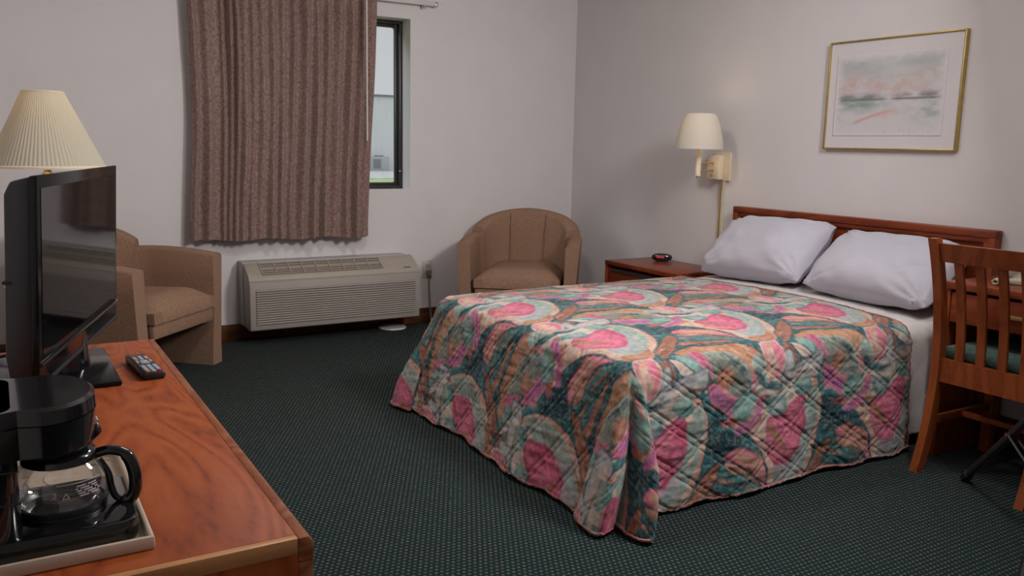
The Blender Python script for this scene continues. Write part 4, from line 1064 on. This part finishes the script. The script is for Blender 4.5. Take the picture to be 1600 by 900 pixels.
# unseen fill lamp added under the ceiling to brighten the room
cl = thing('added_ceiling_fill', 'added unseen round fill lamp on the ceiling in the middle of the room', 'ceiling lamp', (-2.1, -2.15, HC-.09))
m = MB(); m.lathe([(.0, .09), (.19, .09), (.20, .07), (.19, .05)], (-2.1, -2.15, HC-.09), 36, caps=False); m.build('rim', 'whitemetal', cl, recalc=False)
m = MB(); m.lathe([(.185, .055), (.17, .03), (.12, .01), (.0, 0)], (-2.1, -2.15, HC-.09), 36, caps=False); m.build('diffuser', 'lampwhite', cl, recalc=False)
ad_ = bpy.data.lights.new('added_ceiling_fill_light', 'AREA'); ad_.shape = 'DISK'; ad_.size = .38; ad_.energy = CEIL_W; ad_.color = (1, .965, .94)
ao = bpy.data.objects.new('added_ceiling_fill_light', ad_); COL.objects.link(ao); ao.location = (-2.1, -2.15, HC-.10)

# ================================================================== DRESSER
DRX, DRY0, DRY1, DRZ, DRB = -3.246, -4.057, -2.757, .66, -3.80
dr = thing('dresser', 'orange cherry laminate dresser in the foreground', 'dresser', ((DRX+DRB)/2, (DRY0+DRY1)/2, 0))
m = MB(); m.box(DRB, DRX-.020, DRY0+.014, DRY1, DRZ-.03, DRZ, .0012); m.build('top', 'dresser', dr)
m = MB(); m.prism([(DRX-.020, DRZ), (DRX-.006, DRZ), (DRX, DRZ-.008), (DRX, DRZ-.034), (DRX-.020, DRZ-.034)], 'y', DRY0, DRY1, .0015); m.build('front_edge', 'edge', dr, ang=25)
m = MB(); m.box(DRB, DRX-.0205, DRY0, DRY0+.0138, DRZ-.022, DRZ+.0002, .0015); m.build('end_edge', 'edge_light', dr)
m = MB(); m.box(DRB, DRX-.0205, DRY0+.002, DRY0+.022, .0, DRZ-.0225); m.build('end_panel', 'dresser_end', dr, smooth=False)
m = MB(); m.box(DRX-.020, DRX-.001, DRY0+.0005, DRY0+.03, 0, DRZ-.0345, .001); m.build('corner_post', 'edge', dr)
m = MB(); m.box(DRB, DRX-.001, DRY1-.022, DRY1, 0, DRZ-.0345, .001); m.build('end_panel', 'dresser_end', dr, smooth=False)
m = MB(); m.box(DRB, DRB+.012, DRY0+.022, DRY1-.022, .05, DRZ-.031); m.build('back_panel', 'dresser_end', dr, smooth=False)
m = MB(); m.box(DRX-.06, DRX-.04, DRY0+.03, DRY1-.022, 0, .07); m.build('plinth', 'dresser_end', dr, smooth=False)
for i in range(3):
    for j in range(2):
        y0 = DRY0+.034+i*.413; z0 = .08+j*.27
        m = MB(); m.box(DRX-.40, DRX-.004, y0, y0+.405, z0, z0+.262, .003); d = m.build('drawer', 'dresser', dr)
        m = MB(); m.tube(spline([(DRX-.004, y0+.15, z0+.15), (DRX+.016, y0+.16, z0+.15), (DRX+.016, y0+.245, z0+.15), (DRX-.004, y0+.255, z0+.15)], 4), .005, 8); m.build('handle', 'brass', d)

# ================================================================== TELEVISION
tx, ty = (-3.544-3.342)/2+.011, (-3.36-2.709)/2
ta = math.atan2(-2.709+3.36, -3.342+3.544)-math.pi/2      # rotation so that local +y follows the screen width
tv = thing('television', 'black flat screen television on the dresser seen from its side', 'television', (tx, ty, DRZ), ta)
TH, TW = .392, .682; zb = .057
# local: y along the width, +x towards the viewer (front)
def lean(m):
    m.v = [(x+(z-zb)*.05, y, z) for x, y, z in m.v]; return m
m = MB(); m.prism([(-.014, zb+.006), (0, zb), (0, zb+TH), (-.014, zb+TH-.002)], 'y', -TW/2, TW/2, .003); lean(m).build('front_bezel', 'bezel', tv, world=False, ang=30)
m = MB(); m.prism([(-.012, zb+.004), (-.012, zb+TH-.003), (-.046, zb+TH-.012), (-.056, zb+TH-.035), (-.058, zb+.06), (-.05, zb+.01)], 'y', -TW/2+.003, TW/2-.003, .006); bk = lean(m).build('rear_case', 'tvside', tv, world=False, ang=30)
m = MB(); m.box(-.060, -.045, -TW/2+.001, -TW/2+.03, zb+TH*.5, zb+TH*.515, .001); lean(m).build('case_seam', 'dark', bk, world=False)
m = MB(); m.box(-.001, .0012, -TW/2+.020, TW/2-.020, zb+.062, zb+TH-.024); lean(m).build('screen', 'screen', tv, world=False, smooth=False)
m = MB(); m.box(-.002, .005, -TW/2+.004, TW/2-.004, zb+.040, zb+.048, .002); lean(m).build('chin_trim', 'black', tv, world=False)
m = MB(); m.box(-.003, .003, -TW/2, TW/2, zb-.001, zb+.008, .002); lean(m).build('bottom_trim', 'satin', tv, world=False)
m = MB(); m.tube([(-.03, 0, .008), (-.03, 0, zb+.06)], [.04, .03], 20); m.build('neck', 'black', tv, world=False)
m = MB(); m.box(-3.60, -3.376, -3.187, -2.845, DRZ, DRZ+.011, .004); m.build('stand_base', 'bezel', tv)

rm = thing('remote_control', 'black remote control with pale and orange buttons on the dresser', 'remote control', (-3.3165, -3.076, DRZ), R(4.5))
m = MB(); m.box(-.0235, .0235, -.093, .093, 0, .018, .006, 3); rb = m.build('body', 'satin', rm, world=False)
def btn(x, y, sx, sy, mt):
    m = MB(); m.box(x-sx, x+sx, y-sy, y+sy, .0165, .0205, .0012); m.build('button', mt, rb, world=False)
for i in range(3): 
    for j in range(4): btn(-.012+.012*i, -.072+.0125*j, .0045, .004, 'btn')
for i in range(3): btn(-.012+.012*i, -.086, .0045, .0035, ('btn_o', 'btn', 'btn_r')[i])
btn(0, .008, .008, .008, 'btn'); btn(-.014, .008, .003, .008, 'btn'); btn(.014, .008, .003, .008, 'btn'); btn(0, -.008, .010, .003, 'btn')
for i in range(3): btn(-.012+.012*i, .030, .0045, .004, ('btn_o', 'btn', 'btn_o')[i]); btn(-.012+.012*i, .044, .0045, .004, 'btn')
btn(-.013, .056, .004, .003, 'btn_o'); btn(.013, .056, .004, .003, 'btn_o'); btn(0, .056, .004, .003, 'btn')

cb = thing('cable', 'black cables lying on the dresser behind the television', 'cable', (-3.62, -2.95, DRZ))
m = MB(); m.tube(spline([(-3.70, -2.84, DRZ+.005), (-3.62, -2.86, DRZ+.012), (-3.56, -2.90, DRZ+.03), (-3.545, -2.98, DRZ+.07), (-3.53, -3.02, DRZ+.12)], 6), .004, 7); m.build('wire', 'satin', cb)
m = MB(); m.tube(spline([(-3.70, -2.96, DRZ+.005), (-3.62, -2.94, DRZ+.005), (-3.56, -2.91, DRZ+.005), (-3.535, -2.88, DRZ+.03), (-3.515, -2.9, DRZ+.10)], 6), .004, 7); m.build('wire', 'satin', cb)

# ================================================================== TRAY + COFFEE MAKER
tr = thing('serving_tray', 'beige plastic tray under the coffee maker', 'tray', (-3.60, -3.81, DRZ))
TX0, TX1, TY0, TY1 = -3.775, -3.434, -4.0, -3.622
m = MB(); m.box(TX0+.004, TX1-.004, TY0+.004, TY1-.004, DRZ, DRZ+.005, .001); m.build('tray_floor', 'tray', tr)
for args in ((TX0, TX1, TY0, TY0+.007), (TX0, TX1, TY1-.007, TY1), (TX0, TX0+.007, TY0+.007, TY1-.007), (TX1-.007, TX1, TY0+.007, TY1-.007)):
    m = MB(); m.box(*args, DRZ, DRZ+.018, .003); m.build('rim', 'tray', tr)
for rr in (.045, .068):
    m = MB(); pts = [(-3.50+rr*math.cos(a), -3.70+rr*math.sin(a), DRZ+.0055) for a in [k*math.pi/16 for k in range(33)]]; m.tube(pts, .0009, 5); m.build('embossed_ring', 'tray', tr)

ccx, ccy, z0 = -3.545, -3.885, DRZ+.006
cm = thing('coffee_maker', 'black drip coffee maker on the beige tray', 'coffee maker', (ccx, ccy, z0))
def rrect(x0, x1, y0, y1, r, n=8):
    pts = []
    for cx, cy, a0 in ((x1-r, y1-r, 0), (x0+r, y1-r, 90), (x0+r, y0+r, 180), (x1-r, y0+r, 270)):
        for k in range(n+1): a = R(a0+90*k/n); pts.append((cx+r*math.cos(a), cy+r*math.sin(a)))
    return pts
m = MB(); m.prism(rrect(-3.70, -3.447, -3.975, -3.795, .025), 'z', z0, z0+.028, .004); m.build('base', 'black', cm, ang=30)
m = MB(); m.lathe([(.0, 0), (.054, 0), (.054, .004), (.0, .004)], (-3.530, -3.885, z0+.0275), 36, caps=False); m.build('warming_plate', 'satin', cm)
m = MB(); m.prism(rrect(-3.70, -3.578, -3.975, -3.795, .03), 'z', z0+.02, z0+.188, .003); col_ = m.build('water_tank', 'black', cm, ang=30)
for z in (.075, .115):
    m = MB(); m.box(-3.60, -3.577, -3.9755, -3.974, z0+z, z0+z+.0015); m.build('tank_mark', 'satin', col_)
# head: waisted oval over the jug
def head_outline(k=0.0):
    pts = []
    for i in range(25):
        a = R(-100+200*i/24); pts.append((-3.545+(.062-k)*math.cos(a)*1.0, -3.885+(.088-k)*math.sin(a)))
    pts += [(-3.575, -3.805-k*0), (-3.60, -3.795+k), (-3.66, -3.793-k), (-3.70, -3.81), (-3.70, -3.96), (-3.66, -3.977+k), (-3.60, -3.975), (-3.575, -3.965)]
    return pts
def frustum(m, p0, z_0, p1, z_1):
    n = len(p0); vs = [(a, b, z_0) for a, b in p0]+[(a, b, z_1) for a, b in p1]
    m.add(vs, [tuple(range(n))[::-1], tuple(range(n, 2*n))]+[(i, (i+1) % n, n+(i+1) % n, n+i) for i in range(n)])
m = MB(); frustum(m, head_outline(.004), z0+.126, head_outline(0), z0+.166); hdp = m.build('brew_head', 'black', cm, ang=30)
m = MB(); frustum(m, head_outline(.0), z0+.1675, head_outline(.001), z0+.184); frustum(m, head_outline(.001), z0+.184, head_outline(.006), z0+.188); m.build('lid', 'black', cm, ang=20)
m = MB(); m.lathe([(.062, .0), (.05, -.012), (.03, -.025), (.012, -.034), (.0, -.034)], (-3.54, -3.885, z0+.127), 28, caps=False); m.build('filter_basket', 'satin', cm)
m = MB(); m.box(-3.4845, -3.4825, -3.900, -3.880, z0+.134, z0+.138); m.box(-3.4845, -3.4825, -3.898, -3.878, z0+.140, z0+.143); m.build('logo_mark', 'print', hdp, smooth=False)

cf = thing('glass_carafe', 'glass coffee carafe with black handle on the coffee maker hotplate', 'carafe', (-3.530, -3.885, z0+.0325))
cz = z0+.0325
prof = [(.0, .0), (.044, .0), (.053, .008), (.0575, .024), (.056, .040), (.050, .054), (.042, .064)]
m = MB(); m.lathe(prof, (-3.530, -3.885, cz), 48, caps=False); gl = m.build('jug', 'carafe', cf, recalc=False)
m = MB(); m.lathe([(.0425, .060), (.0455, .062), (.045, .069), (.042, .073), (.03, .076), (.0, .076)], (-3.530, -3.885, cz), 40, caps=False); m.build('lid', 'black', cf, recalc=False)
m = MB(); m.lathe([(.054, .0), (.0545, .006), (.05, .0065), (.046, .0)], (-3.530, -3.885, cz), 40, caps=False); m.build('base_band', 'satin', cf, recalc=False)
hp = spline([(.038, 0, .063), (.060, 0, .068), (.080, 0, .060), (.089, 0, .036), (.089, 0, .010), (.080, 0, -.003), (.066, 0, .001), (.0600, 0, .016), (.057, 0, .036), (.047, 0, .056)], 6)
RH = Matrix.Translation((-3.530, -3.885, cz)) @ Matrix.Rotation(R(-14), 4, 'Z')
m = MB(); m.tube([tuple(RH @ p) for p in hp], [.0065]*12+[.0085]*22+[.0045]*(len(hp)-34), 12); m.build('handle', 'black', cf)
def on_glass(ang, z):
    for (r1, z1), (r2, z2) in zip(prof, prof[1:]):
        if z1 <= z <= z2 and z2 > z1:
            r = r1+(r2-r1)*(z-z1)/(z2-z1)+.0004; return (-3.530+r*math.cos(ang), -3.885+r*math.sin(ang), cz+z)
m = MB()                                        # printed warning lines and the level marks
for k in range(5):
    z = .0385-.0032*k; pa = [on_glass(R(-78+3*i+k*1.5), z) for i in range(11)]
    for i in range(10):
        if (i*7+k*3) % 5 == 0: continue
        a, b = pa[i], pa[i+1]; m.add([a, b, (b[0], b[1], b[2]+.0016), (a[0], a[1], a[2]+.0016)], [(0, 1, 2, 3)])
pa = [on_glass(R(-98+4*i), .043) for i in range(16)]
for i in range(15): a, b = pa[i], pa[i+1]; m.add([a, b, (b[0], b[1], b[2]+.0012), (a[0], a[1], a[2]+.0012)], [(0, 1, 2, 3)])
tri = [on_glass(R(-92), .026), on_glass(R(-84), .026), on_glass(R(-88), .033)]
for a, b in zip(tri, tri[1:]+tri[:1]): m.tube([a, b], .0005, 4)
two = [(-103, .0335), (-101.5, .0350), (-99.5, .0345), (-99.5, .0325), (-103, .0285), (-99, .0285)]
m.tube([on_glass(R(a), z) for a, z in two], .0005, 4)
m.build('printed_scale', 'print', gl, smooth=False, recalc=False)
pk = MB()
def wr(u, v): return (-3.447+.009*(u-.5)+.003*math.sin(9*v), -3.865+.05*(v-.5), DRZ+.0075+.010*abs(math.sin(5*u+7*v))*(1-abs(2*u-1))+.003)
pk.grid(8, 14, wr); pk.v += [(p[0], p[1], DRZ+.0062) for p in pk.v[:112]]; pk.f += [tuple(i+112 for i in f)[::-1] for f in list(pk.f)]
tag(pk.build('foil_wrapper', 'chrome', ang=10), 'small crumpled shiny wrapper between the coffee maker and tray rim', 'wrapper')
